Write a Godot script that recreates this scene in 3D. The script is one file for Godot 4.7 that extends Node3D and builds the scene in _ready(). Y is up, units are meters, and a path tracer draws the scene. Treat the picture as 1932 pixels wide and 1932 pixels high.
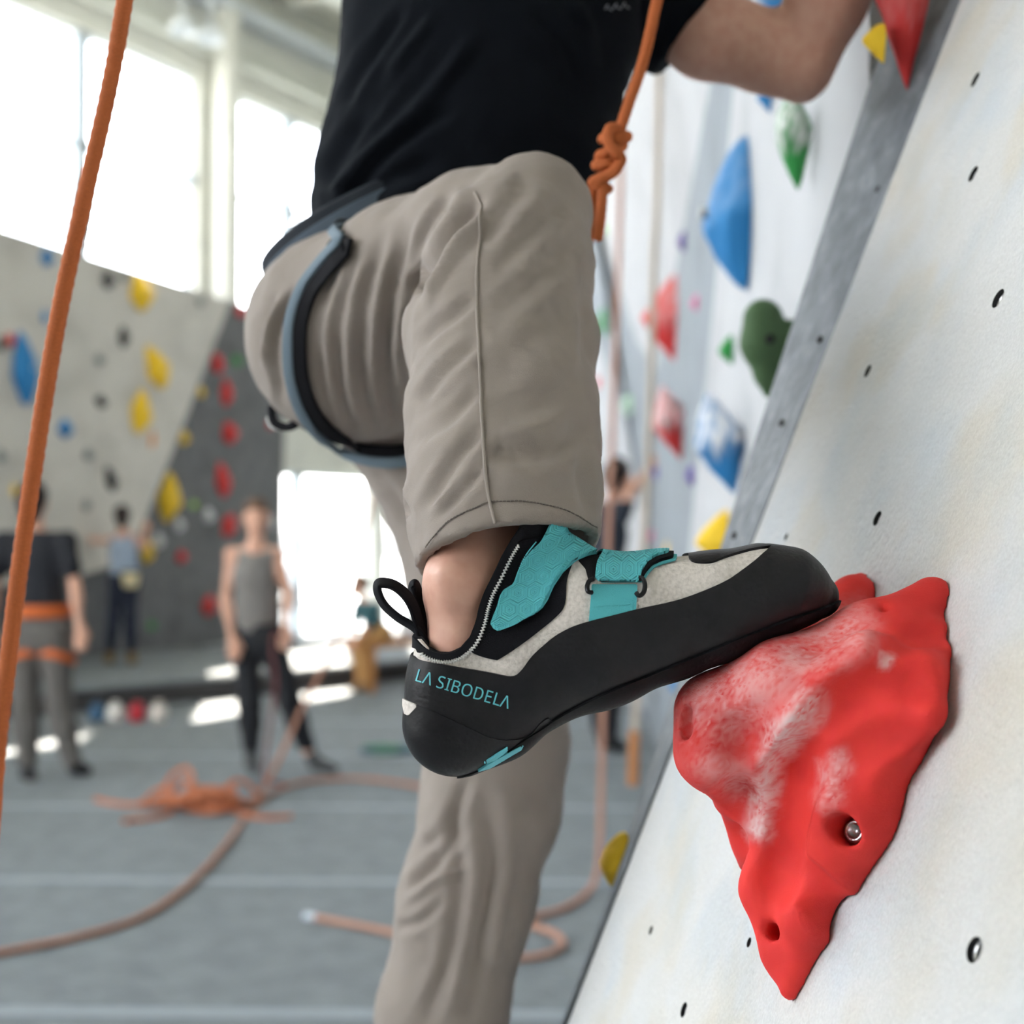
extends Node3D
# Indoor climbing hall: a roped climber sets the toe of a shoe on a red hold; walls, windows and people behind.

const FPX := 2400.0          # focal length in pixels of the 1932 x 1932 frame
const CPX := 966.0
const SHOE_D := 0.92         # distance of the shoe's middle plane
const EYE := Vector3(0, 1.5, 0)
var look: Basis              # camera axes
var M := {}                  # materials
var taken := {}
var rng := RandomNumberGenerator.new()

# ---------------------------------------------------------------- pixels and points
func ray(px: float, py: float) -> Vector3:
	return look * Vector3((px - CPX) / FPX, (CPX - py) / FPX, -1.0)

func at(px: float, py: float, d: float) -> Vector3:
	return EYE + ray(px, py) * d

func on_level(px: float, py: float, y := 0.0) -> Vector3:
	var r := ray(px, py)
	return EYE + r * ((y - EYE.y) / r.y)

func on_plane(px: float, py: float, n: Vector3, o: Vector3) -> Vector3:
	var r := ray(px, py)
	return EYE + r * (n.dot(o - EYE) / n.dot(r))

func pix(p: Vector3) -> Vector2:
	var c := look.inverse() * (p - EYE)
	return Vector2(CPX - FPX * c.x / c.z, CPX + FPX * c.y / c.z)

func depth(p: Vector3) -> float:
	return -(look.inverse() * (p - EYE)).z

# ---------------------------------------------------------------- names and notes
func numbered(called: String) -> String:
	if not taken.has(called):
		taken[called] = 0
		return called
	taken[called] += 1
	return "%s_%03d" % [called, taken[called]]

func tag(o: Node, label: String, category: String, group := "") -> Node:
	o.set_meta("label", label)
	o.set_meta("category", category)
	if group != "":
		o.set_meta("group", group)
	return o

func thing(called: String, label: String, category: String, base := Vector3.ZERO, group := "") -> Node3D:
	var o := Node3D.new()
	o.name = numbered(called)
	add_child(o)
	o.position = base
	tag(o, label, category, group)
	return o

func struct(called: String, label: String, base := Vector3.ZERO) -> Node3D:
	var o := thing(called, label, "wall" if called.begins_with("wall") else called.split("_")[0], base)
	o.set_meta("kind", "structure")
	return o

func put(called: String, mesh: Mesh, m: Material, parent: Node = null) -> MeshInstance3D:
	var o := MeshInstance3D.new()
	o.mesh = mesh
	o.material_override = m
	o.cast_shadow = GeometryInstance3D.SHADOW_CASTING_SETTING_ON
	if parent == null:
		o.name = numbered(called)
		add_child(o)
	else:
		o.name = called
		parent.add_child(o, true)
		var top: Node = parent
		while top.get_parent() != self:
			top = top.get_parent()
		# vertices are given in world axes: undo the place of the parents
		var t := Transform3D()
		var p: Node = parent
		while p != self:
			t = (p as Node3D).transform * t
			p = p.get_parent()
		o.transform = t.affine_inverse()
	return o

# ---------------------------------------------------------------- materials
func noise(freq: float, kind := FastNoiseLite.TYPE_SIMPLEX_SMOOTH, oct := 4, seed_ := 1) -> FastNoiseLite:
	var n := FastNoiseLite.new()
	n.noise_type = kind
	n.frequency = freq
	n.fractal_octaves = oct
	n.seed = seed_
	return n

func noise_tex(n: FastNoiseLite, size := 512, colors: Array = [], normal := 0.0) -> NoiseTexture2D:
	var t := NoiseTexture2D.new()
	t.width = size
	t.height = size
	t.seamless = true
	t.noise = n
	if colors.size() > 0:
		var g := Gradient.new()
		g.offsets = PackedFloat32Array()
		var offs := PackedFloat32Array()
		var cols := PackedColorArray()
		for c in colors:
			offs.append(c[0])
			cols.append(c[1])
		g.offsets = offs
		g.colors = cols
		t.color_ramp = g
	if normal > 0.0:
		t.as_normal_map = true
		t.bump_strength = normal
	return t

func mat(color: Color, rough := 0.8, metal := 0.0) -> StandardMaterial3D:
	var m := StandardMaterial3D.new()
	m.albedo_color = color
	m.roughness = rough
	m.metallic = metal
	return m

func rgb8(r: float, g: float, b: float) -> Color:
	return Color(r / 255.0, g / 255.0, b / 255.0)

func grain(m: StandardMaterial3D, scale: float, albedo: Texture2D, normal: Texture2D, strength := 1.0, world := true) -> StandardMaterial3D:
	m.uv1_triplanar = true
	m.uv1_world_triplanar = world
	m.uv1_scale = Vector3.ONE * scale
	if albedo:
		m.albedo_texture = albedo
	if normal:
		m.normal_enabled = true
		m.normal_texture = normal
		m.normal_scale = strength
	return m

# ---------------------------------------------------------------- plain meshes
func mesh_of(v: PackedVector3Array, n: PackedVector3Array, t: PackedInt32Array, c := PackedColorArray(), uv := PackedVector2Array()) -> ArrayMesh:
	var a := []
	a.resize(Mesh.ARRAY_MAX)
	a[Mesh.ARRAY_VERTEX] = v
	a[Mesh.ARRAY_NORMAL] = n
	a[Mesh.ARRAY_INDEX] = t
	if c.size() > 0:
		a[Mesh.ARRAY_COLOR] = c
	if uv.size() > 0:
		a[Mesh.ARRAY_TEX_UV] = uv
	var m := ArrayMesh.new()
	m.add_surface_from_arrays(Mesh.PRIMITIVE_TRIANGLES, a)
	return m

func normals(v: PackedVector3Array, t: PackedInt32Array) -> PackedVector3Array:
	# front faces run clockwise, so the outward normal of (a, b, c) is (c - a) x (b - a)
	var n := PackedVector3Array()
	n.resize(v.size())
	for i in range(0, t.size(), 3):
		var a := v[t[i]]
		var f := (v[t[i + 2]] - a).cross(v[t[i + 1]] - a)
		n[t[i]] += f
		n[t[i + 1]] += f
		n[t[i + 2]] += f
	for i in n.size():
		n[i] = n[i].normalized()
	return n

func flat(st_tris: Array) -> ArrayMesh:
	# list of [a, b, c] with flat shading; winding as given (clockwise from outside)
	var v := PackedVector3Array()
	var n := PackedVector3Array()
	var t := PackedInt32Array()
	for tri in st_tris:
		var f: Vector3 = ((tri[2] - tri[0]) as Vector3).cross(tri[1] - tri[0]).normalized()
		for k in 3:
			t.append(v.size())
			v.append(tri[k])
			n.append(f)
	return mesh_of(v, n, t)

func box_tris(x: Transform3D, size: Vector3, bevel := 0.0) -> Array:
	# box with chamfered edges, centred at x
	var out := []
	var h := size * 0.5
	var b := minf(bevel, minf(h.x, minf(h.y, h.z)) * 0.9)
	var face := func(pts: Array) -> void:
		for k in range(1, pts.size() - 1):
			var a: Vector3 = pts[0]
			var q: Vector3 = pts[k]
			var r: Vector3 = pts[k + 1]
			if (r - a).cross(q - a).dot(a + q + r) < 0.0:
				out.append([x * a, x * r, x * q])
			else:
				out.append([x * a, x * q, x * r])
	for ax in 3:
		var u := (ax + 1) % 3
		var w := (ax + 2) % 3
		for s in [-1.0, 1.0]:
			var pts := []
			for c in [[-1, -1], [1, -1], [1, 1], [-1, 1]]:
				var p := Vector3()
				p[ax] = h[ax] * s
				p[u] = (h[u] - b) * c[0]
				p[w] = (h[w] - b) * c[1]
				pts.append(p)
			face.call(pts)
			if b > 0.0:
				for s2 in [-1.0, 1.0]:
					var e := []
					for c in [[0, -1], [0, 1], [1, 1], [1, -1]]:
						var p := Vector3()
						p[ax] = (h[ax] if c[0] == 0 else h[ax] - b) * s
						p[u] = (h[u] - b if c[0] == 0 else h[u]) * s2
						p[w] = (h[w] - b) * c[1]
						e.append(p)
					face.call(e)
	if b > 0.0:
		for sx in [-1.0, 1.0]:
			for sy in [-1.0, 1.0]:
				for sz in [-1.0, 1.0]:
					face.call([Vector3(h.x * sx, (h.y - b) * sy, (h.z - b) * sz), Vector3((h.x - b) * sx, h.y * sy, (h.z - b) * sz), Vector3((h.x - b) * sx, (h.y - b) * sy, h.z * sz)])
	return out

func box(x: Transform3D, size: Vector3, bevel := 0.004) -> ArrayMesh:
	return flat(box_tris(x, size, bevel))

func curve(pts: Array, per := 8, closed := false) -> PackedVector3Array:
	# Catmull-Rom through the points
	var out := PackedVector3Array()
	var n := pts.size()
	for i in (n if closed else n - 1):
		var p0: Vector3 = pts[(i - 1 + n) % n] if closed or i > 0 else pts[0]
		var p1: Vector3 = pts[i]
		var p2: Vector3 = pts[(i + 1) % n]
		var p3: Vector3 = pts[(i + 2) % n] if closed or i + 2 < n else pts[n - 1]
		for k in per:
			out.append(p1.cubic_interpolate(p2, p0, p3, float(k) / per))
	if not closed:
		out.append(pts[n - 1])
	return out

func curve2(pts: Array, per := 6, closed := true) -> PackedVector2Array:
	var v := []
	for p in pts:
		v.append(Vector3(p[0], p[1], 0))
	var out := PackedVector2Array()
	for p in curve(v, per, closed):
		out.append(Vector2(p.x, p.y))
	return out

func poly(pts: Array) -> PackedVector2Array:
	var out := PackedVector2Array()
	for p in pts:
		out.append(Vector2(p[0], p[1]))
	return out

func tube(path: PackedVector3Array, r: float, sides := 10, closed := false, twist := 0.0, ridge := 0.0) -> ArrayMesh:
	# round tube along a path; with twist and ridge it is laid rope
	var v := PackedVector3Array()
	var n := PackedVector3Array()
	var t := PackedInt32Array()
	var up := Vector3.UP
	var count := path.size()
	var run := 0.0
	for i in count:
		var dir: Vector3
		if closed:
			dir = path[(i + 1) % count] - path[(i - 1 + count) % count]
		else:
			dir = path[mini(i + 1, count - 1)] - path[maxi(i - 1, 0)]
		dir = dir.normalized()
		if i == 0:
			up = Vector3.UP if absf(dir.y) < 0.9 else Vector3.RIGHT
		else:
			run += path[i].distance_to(path[i - 1])
		up = (up - dir * up.dot(dir)).normalized()
		var side := dir.cross(up)
		for k in sides:
			var a := TAU * k / sides
			var q := up * cos(a) + side * sin(a)
			var rr := r * (1.0 + ridge * cos(3.0 * (a + run * twist)))
			v.append(path[i] + q * rr)
			n.append(q)
	var rings := count if closed else count - 1
	for i in rings:
		var j := (i + 1) % count
		for k in sides:
			var l := (k + 1) % sides
			t.append_array([i * sides + k, i * sides + l, j * sides + k, j * sides + k, i * sides + l, j * sides + l])
	if not closed:
		for e in [0, count - 1]:
			var c := v.size()
			var outw: Vector3 = (path[0] - path[1]).normalized() if e == 0 else (path[count - 1] - path[count - 2]).normalized()
			v.append(path[e] + outw * r * 0.5)
			n.append(outw)
			for k in sides:
				var l := (k + 1) % sides
				if e == 0:
					t.append_array([c, k, l] if false else [c, e * sides + l, e * sides + k])
				else:
					t.append_array([c, e * sides + k, e * sides + l])
	t = orient(v, n, t)
	return mesh_of(v, normals(v, t) if ridge > 0.0 else n, t)

func orient(v: PackedVector3Array, n: PackedVector3Array, t: PackedInt32Array) -> PackedInt32Array:
	# turn every triangle so that it runs clockwise seen from the side its normals point to
	for i in range(0, t.size(), 3):
		var a := v[t[i]]
		var f := (v[t[i + 2]] - a).cross(v[t[i + 1]] - a)
		if f.dot(n[t[i]] + n[t[i + 1]] + n[t[i + 2]]) < 0.0:
			var s := t[i + 1]
			t[i + 1] = t[i + 2]
			t[i + 2] = s
	return t

func ribbon(path: PackedVector3Array, out_: PackedVector3Array, width: float, thick: float, closed := false, bulge := 0.0) -> ArrayMesh:
	# flat webbing along a path, its broad face turned to out_
	var v := PackedVector3Array()
	var t := PackedInt32Array()
	var count := path.size()
	var prof := [Vector2(-0.5, 0), Vector2(-0.5, 0.7), Vector2(-0.42, 1), Vector2(0, 1.0 + bulge), Vector2(0.42, 1), Vector2(0.5, 0.7), Vector2(0.5, 0)]
	var m := prof.size()
	for i in count:
		var dir: Vector3
		if closed:
			dir = path[(i + 1) % count] - path[(i - 1 + count) % count]
		else:
			dir = path[mini(i + 1, count - 1)] - path[maxi(i - 1, 0)]
		dir = dir.normalized()
		var o := (out_[i] - dir * out_[i].dot(dir)).normalized()
		var side := dir.cross(o)
		for p in prof:
			v.append(path[i] + side * (p.x * width) + o * (p.y * thick))
	for i in (count if closed else count - 1):
		var j := (i + 1) % count
		for k in m:
			var l := (k + 1) % m
			t.append_array([i * m + k, j * m + k, i * m + l, j * m + k, j * m + l, i * m + l])
	if not closed:
		for e in [0, count - 1]:
			for k in range(1, m - 1):
				t.append_array([e * m, e * m + k, e * m + k + 1] if e == 0 else [e * m, e * m + k + 1, e * m + k])
	# outward check on the first quad
	var mid := path[count / 2]
	var n := normals(v, t)
	var good := 0.0
	for k in m:
		var idx := (count / 2) * m + k
		good += n[idx].dot(v[idx] - mid - out_[count / 2] * thick * 0.5)
	if good < 0.0:
		for i in range(0, t.size(), 3):
			var s := t[i + 1]
			t[i + 1] = t[i + 2]
			t[i + 2] = s
		n = normals(v, t)
	return mesh_of(v, n, t)

func lathe(prof: Array, x: Transform3D, sides := 20) -> ArrayMesh:
	# profile of (radius, height) turned about y
	var v := PackedVector3Array()
	var n := PackedVector3Array()
	var t := PackedInt32Array()
	var m := prof.size()
	for k in sides + 1:
		var a := TAU * k / sides
		for i in m:
			var p: Vector2 = prof[i]
			var d: Vector2 = (prof[mini(i + 1, m - 1)] as Vector2) - (prof[maxi(i - 1, 0)] as Vector2)
			var q := Vector2(-d.y, d.x).normalized() * -1.0
			v.append(x * Vector3(p.x * cos(a), p.y, p.x * sin(a)))
			n.append((x.basis * Vector3(q.x * cos(a), q.y, q.x * sin(a))).normalized())
	for k in sides:
		for i in m - 1:
			var a := k * m + i
			var b := (k + 1) * m + i
			t.append_array([a, a + 1, b, b, a + 1, b + 1])
	return mesh_of(v, n, orient(v, n, t))

# ---------------------------------------------------------------- signed distance bodies
class Sdf:
	var a := PackedVector3Array()
	var ab := PackedVector3Array()
	var inv := PackedFloat32Array()
	var ra := PackedFloat32Array()
	var rd := PackedFloat32Array()
	var w := PackedVector3Array()
	var s := PackedFloat32Array()
	var all := PackedInt32Array()
	var k := 0.03
	var power := 2.0
	var lo := Vector3.ONE * 1e9
	var hi := Vector3.ONE * -1e9

	func add(p: Vector3, q: Vector3, r1: float, r2: float, axis := Vector3.ZERO, sc := 1.0) -> void:
		all.append(a.size())
		a.append(p)
		ab.append(q - p)
		inv.append(1.0 / maxf((q - p).length_squared(), 1e-9))
		ra.append(r1)
		rd.append(r2 - r1)
		w.append(axis.normalized())
		s.append(sc)
		var r := maxf(r1, r2) * maxf(sc, 1.0) + 0.02
		lo = lo.min(p - Vector3.ONE * r).min(q - Vector3.ONE * r)
		hi = hi.max(p + Vector3.ONE * r).max(q + Vector3.ONE * r)

	func chain(pts: Array, axis := Vector3.ZERO) -> void:
		# [point, radius, (squash along axis)] ...
		for i in pts.size() - 1:
			var sc: float = (pts[i][2] + pts[i + 1][2]) * 0.5 if pts[i].size() > 2 else 1.0
			add(pts[i][0], pts[i + 1][0], pts[i][1], pts[i + 1][1], axis, sc)

	func one(p: Vector3, i: int) -> float:
		var pa := p - a[i]
		var v := ab[i]
		var h := clampf(pa.dot(v) * inv[i], 0.0, 1.0)
		var q := pa - v * h
		var r := ra[i] + rd[i] * h
		if s[i] == 1.0 and power == 2.0:
			return q.length() - r
		var c := q.dot(w[i])
		if power == 2.0:
			return ((q + w[i] * (c * (1.0 / s[i] - 1.0))).length() - r) * minf(1.0, s[i])
		var l := (q - w[i] * c).length()
		return pow(pow(l, power) + pow(absf(c) / s[i], power), 1.0 / power) - r

	func eval(p: Vector3, ids: PackedInt32Array) -> float:
		var d := 1e9
		var kk := k
		var plain := power == 2.0
		for i in ids:
			var v := ab[i]
			var q := p - a[i]
			var h := clampf(q.dot(v) * inv[i], 0.0, 1.0)
			q -= v * h
			var e: float
			var sc := s[i]
			if plain and sc == 1.0:
				e = q.length() - ra[i] - rd[i] * h
			elif plain:
				e = ((q + w[i] * (q.dot(w[i]) * (1.0 / sc - 1.0))).length() - ra[i] - rd[i] * h) * minf(1.0, sc)
			else:
				var c := q.dot(w[i])
				var l := (q - w[i] * c).length()
				e = pow(pow(l, power) + pow(absf(c) / sc, power), 1.0 / power) - ra[i] - rd[i] * h
			var g := kk - absf(d - e)
			if e < d:
				d = e
			if g > 0.0:
				d -= g * g * 0.25 / kk
		return d

	func near(p: Vector3, reach: float) -> PackedInt32Array:
		return near_of(p, reach, all)

	func near_of(p: Vector3, reach: float, ids: PackedInt32Array) -> PackedInt32Array:
		var out := PackedInt32Array()
		for i in ids:
			if one(p, i) < reach:
				out.append(i)
		return out

func net(sd: Sdf, cell: float, extra = null, lo_ := Vector3.INF, hi_ := Vector3.INF) -> Dictionary:
	# surface nets over blocks of 4 cells that the surface may cross
	var lo := sd.lo if lo_ == Vector3.INF else lo_
	var hi := sd.hi if hi_ == Vector3.INF else hi_
	const B := 4
	var nb := Vector3i(((hi - lo) / (cell * B)).ceil())
	var ny := nb.y * B + 2
	var nz := nb.z * B + 2
	var hd := cell * B * 0.5 * 1.7321
	var slack := 1.06 if sd.power == 2.0 else 1.4
	var has_extra: bool = extra != null
	var cells := {}
	var v := PackedVector3Array()
	var crossings := []
	var S := B + 1
	var val := PackedFloat32Array()
	val.resize(S * S * S)
	var SB := 3
	for cx in range(0, nb.x, SB):
		for cy in range(0, nb.y, SB):
			for cz in range(0, nb.z, SB):
				var bigc := lo + (Vector3(cx, cy, cz) + Vector3.ONE * (SB * 0.5)) * (cell * B)
				var bhd := hd * SB
				var dd := sd.eval(bigc, sd.all)
				if dd > bhd * slack:
					continue
				var some := sd.near(bigc, maxf(dd, 0.0) + 2.0 * bhd + sd.k)
				for bx in range(cx, mini(cx + SB, nb.x)):
					for by in range(cy, mini(cy + SB, nb.y)):
						for bz in range(cz, mini(cz + SB, nb.z)):
							var org := lo + Vector3(bx, by, bz) * (cell * B)
							var mid := org + Vector3.ONE * (cell * B * 0.5)
							var d0 := sd.eval(mid, some)
							if has_extra:
								d0 = extra.call(mid, d0)
							if absf(d0) > hd * slack:
								continue
							var few := sd.near_of(mid, maxf(d0, 0.0) + 2.2 * hd + sd.k, some) if some.size() > 3 else some
							var q := 0
							var low := 1e9
							var top := -1e9
							for i in S:
								for j in S:
									for l in S:
										var p := org + Vector3(i, j, l) * cell
										var e := sd.eval(p, few)
										if has_extra:
											e = extra.call(p, e)
										val[q] = e
										low = minf(low, e)
										top = maxf(top, e)
										q += 1
							if low > 0.0 or top < 0.0:
								continue
							for i in B:
								for j in B:
									for l in B:
										var o := (i * S + j) * S + l
										var g := [val[o], val[o + 1], val[o + S], val[o + S + 1], val[o + S * S], val[o + S * S + 1], val[o + S * S + S], val[o + S * S + S + 1]]
										var inside := 0
										for e in g:
											if e < 0.0:
												inside += 1
										if inside == 0 or inside == 8:
											continue
										var sum := Vector3.ZERO
										var cnt := 0
										for c in 8:
											for ax in [1, 2, 4]:
												if c & ax:
													continue
												var g0: float = g[c]
												var g1: float = g[c | ax]
												if (g0 < 0.0) != (g1 < 0.0):
													var f := g0 / (g0 - g1)
													sum += Vector3((c >> 2) & 1, (c >> 1) & 1, c & 1) + (Vector3(0, 0, f) if ax == 1 else Vector3(0, f, 0) if ax == 2 else Vector3(f, 0, 0))
													cnt += 1
										var gx := bx * B + i
										var gy := by * B + j
										var gz := bz * B + l
										var key := (gx * ny + gy) * nz + gz
										cells[key] = v.size()
										v.append(lo + (Vector3(gx, gy, gz) + sum / cnt) * cell)
										# edges that leave the low corner of this cell
										if (g[0] < 0.0) != (g[4] < 0.0):
											crossings.append([key, 0, g[0] < 0.0])
										if (g[0] < 0.0) != (g[2] < 0.0):
											crossings.append([key, 1, g[0] < 0.0])
										if (g[0] < 0.0) != (g[1] < 0.0):
											crossings.append([key, 2, g[0] < 0.0])
	var sx := ny * nz
	var sy := nz
	var step := [[sy, 1], [1, sx], [sx, sy]]
	var t := PackedInt32Array()
	for c in crossings:
		var key: int = c[0]
		var e: Array = step[c[1]]
		var k1: int = key - e[0]
		var k2: int = key - e[0] - e[1]
		var k3: int = key - e[1]
		if not (cells.has(k1) and cells.has(k2) and cells.has(k3)):
			continue
		var i0: int = cells[key]
		var i1: int = cells[k1]
		var i2: int = cells[k2]
		var i3: int = cells[k3]
		if c[2]:
			t.append_array([i0, i2, i1, i0, i3, i2])
		else:
			t.append_array([i0, i1, i2, i0, i2, i3])
	var n := normals(v, t)
	return {"v": v, "n": n, "t": t}

func solid(b: Dictionary, c := PackedColorArray()) -> ArrayMesh:
	return mesh_of(b.v, b.n, b.t, c)

func march(sd: Sdf, px: float, py: float, off := 0.0, d0 := 0.5, d1 := 3.0) -> Vector3:
	# first point of the body (grown by off) that the line through a pixel meets
	var r := ray(px, py)
	var len_ := r.length()
	var t := d0
	for i in 200:
		var e := sd.eval(EYE + r * t, sd.all) - off
		if e < 0.0003:
			break
		t += maxf(e * 0.6, 0.0003) / len_
		if t > d1:
			return Vector3.INF
	return EYE + r * t

func slope(sd: Sdf, p: Vector3) -> Vector3:
	const e := 0.002
	return Vector3(sd.eval(p + Vector3(e, 0, 0), sd.all) - sd.eval(p - Vector3(e, 0, 0), sd.all),
		sd.eval(p + Vector3(0, e, 0), sd.all) - sd.eval(p - Vector3(0, e, 0), sd.all),
		sd.eval(p + Vector3(0, 0, e), sd.all) - sd.eval(p - Vector3(0, 0, e), sd.all)).normalized()

func inside_by(q: Vector2, pg: PackedVector2Array) -> float:
	# signed distance to a polygon, positive inside
	var d := 1e12
	var ins := false
	var n := pg.size()
	var b := pg[n - 1]
	for i in n:
		var a := pg[i]
		var e := b - a
		var wv := q - a
		var f := wv - e * clampf(wv.dot(e) / e.length_squared(), 0.0, 1.0)
		d = minf(d, f.length_squared())
		if (a.y > q.y) != (b.y > q.y) and q.x < (b.x - a.x) * (q.y - a.y) / (b.y - a.y) + a.x:
			ins = not ins
		b = a
	return sqrt(d) if ins else -sqrt(d)

func shell(base: Dictionary, q: PackedVector2Array, pg: PackedVector2Array, top: float, low: float, uv := 0.01, side := 0) -> ArrayMesh:
	# a sheet of some thickness laid on a body, cut to a pattern given in the body's side view; side 1: only the side turned to the viewer
	var r := Rect2(pg[0], Vector2.ZERO)
	for p in pg:
		r = r.expand(p)
	r = r.grow(14)
	var bv: PackedVector3Array = base.v
	var bn: PackedVector3Array = base.n
	var bt: PackedInt32Array = base.t
	var near: PackedByteArray = base.near
	var f := PackedFloat32Array()
	f.resize(bv.size())
	for i in bv.size():
		if not r.has_point(q[i]) or (side == 1 and near[i] == 0):
			f[i] = -14.0
		else:
			f[i] = inside_by(q[i], pg)
	var v := PackedVector3Array()
	var n := PackedVector3Array()
	var t := PackedInt32Array()
	var uvs := PackedVector2Array()
	var wv := PackedVector3Array()
	var idx := {}
	var rims := []
	for i in range(0, bt.size(), 3):
		var any := f[bt[i]] > 0.0 or f[bt[i + 1]] > 0.0 or f[bt[i + 2]] > 0.0
		if not any:
			continue
		var ring := []
		var cut := []
		for k in 3:
			var a := bt[i + k]
			var b := bt[i + (k + 1) % 3]
			if f[a] > 0.0:
				ring.append(vertex(idx, a, a, 0.0, bv, bn, q, top, v, n, uvs, uv))
			if (f[a] > 0.0) != (f[b] > 0.0):
				var lo := mini(a, b)
				var hi := maxi(a, b)
				var o := vertex(idx, lo, hi, f[lo] / (f[lo] - f[hi]), bv, bn, q, top, v, n, uvs, uv)
				ring.append(o)
				cut.append([o, f[a] > 0.0])
		for k in range(1, ring.size() - 1):
			t.append_array([ring[0], ring[k], ring[k + 1]])
		if cut.size() == 2:
			rims.append([cut[0][0], cut[1][0]] if cut[0][1] else [cut[1][0], cut[0][0]])
	for e in rims:
		var a: Vector3 = v[e[0]]
		var b: Vector3 = v[e[1]]
		var a2 := a - n[e[0]] * (top - low)
		var b2 := b - n[e[1]] * (top - low)
		var o := v.size()
		var w := n[e[0]].cross(b - a).normalized()
		for k in 4:
			v.append([a, b, b2, a2][k])
			n.append(w)
			uvs.append(uvs[e[0]])
		t.append_array([o, o + 1, o + 2, o, o + 2, o + 3])
	return mesh_of(v, n, orient(v, n, t), PackedColorArray(), uvs)

func vertex(idx: Dictionary, a: int, b: int, s: float, bv: PackedVector3Array, bn: PackedVector3Array, q: PackedVector2Array, top: float, v: PackedVector3Array, n: PackedVector3Array, uvs: PackedVector2Array, uv: float) -> int:
	var key := a * 4000000 + b
	if idx.has(key):
		return idx[key]
	var nn := bn[a].lerp(bn[b], s).normalized()
	idx[key] = v.size()
	v.append(bv[a].lerp(bv[b], s) + nn * top)
	n.append(nn)
	uvs.append(q[a].lerp(q[b], s) * uv)
	return idx[key]

# ================================================================ the scene
var NW: Vector3              # near climbing panel: normal, up along its edge, along towards the viewer, a point on its edge
var UW: Vector3
var WW: Vector3
var OW: Vector3
const SUN := Vector3(1.08, -7.18, 6.97)

func _ready() -> void:
	rng.seed = 7
	look = Basis(Vector3.RIGHT, atan(34.0 / FPX))
	# ---- camera
	var cam := Camera3D.new()
	cam.name = "camera"
	add_child(cam)
	var lens := CameraAttributesPhysical.new()
	lens.frustum_focal_length = 24.0 * FPX / 1932.0
	lens.frustum_focus_distance = 0.91
	lens.frustum_near = 0.05
	lens.frustum_far = 200.0
	lens.exposure_aperture = 2.6
	cam.attributes = lens
	cam.fov = rad_to_deg(2.0 * atan(CPX / FPX))
	cam.transform = Transform3D(look, EYE)
	cam.current = true
	# ---- sky, sun, exposure
	var env := Environment.new()
	env.background_mode = Environment.BG_SKY
	var sky := ProceduralSkyMaterial.new()
	sky.sky_top_color = Color(0.90, 0.94, 1.0)
	sky.sky_horizon_color = Color(1.0, 0.99, 0.97)
	sky.ground_bottom_color = Color(0.55, 0.55, 0.54)
	sky.ground_horizon_color = Color(0.9, 0.91, 0.92)
	sky.sky_energy_multiplier = 3.4
	sky.ground_energy_multiplier = 2.2
	env.sky = Sky.new()
	env.sky.sky_material = sky
	env.tonemap_mode = Environment.TONE_MAPPER_LINEAR
	env.tonemap_exposure = 0.84
	env.sdfgi_enabled = true
	env.ssao_enabled = true
	env.ssil_enabled = true
	var we := WorldEnvironment.new()
	we.name = "environment"
	we.environment = env
	add_child(we)
	var sun := DirectionalLight3D.new()
	sun.name = "sun"
	sun.light_color = Color(1.0, 0.96, 0.90)
	sun.light_energy = 22.0
	sun.light_angular_distance = 0.6
	sun.shadow_enabled = true
	add_child(sun)
	sun.look_at_from_position(Vector3.ZERO, SUN, Vector3.UP)
	materials()
	# ---- the near climbing panel's axes
	var lean := deg_to_rad(21.0)
	var turn := deg_to_rad(6.0)
	UW = look * Vector3(sin(lean), cos(lean), 0)
	WW = look * Vector3(sin(turn), 0, cos(turn))
	NW = WW.cross(UW).normalized()
	if NW.x > 0.0:
		NW = -NW
	OW = at(1429, 1000, 1.40)
	hall()
	lamps()
	near_panel()
	far_wall()
	left_wall()
	floor_things()
	red_hold()
	shoe()
	climber()
	people()
	holds_left()
	holds_right()
	ropes()

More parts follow.
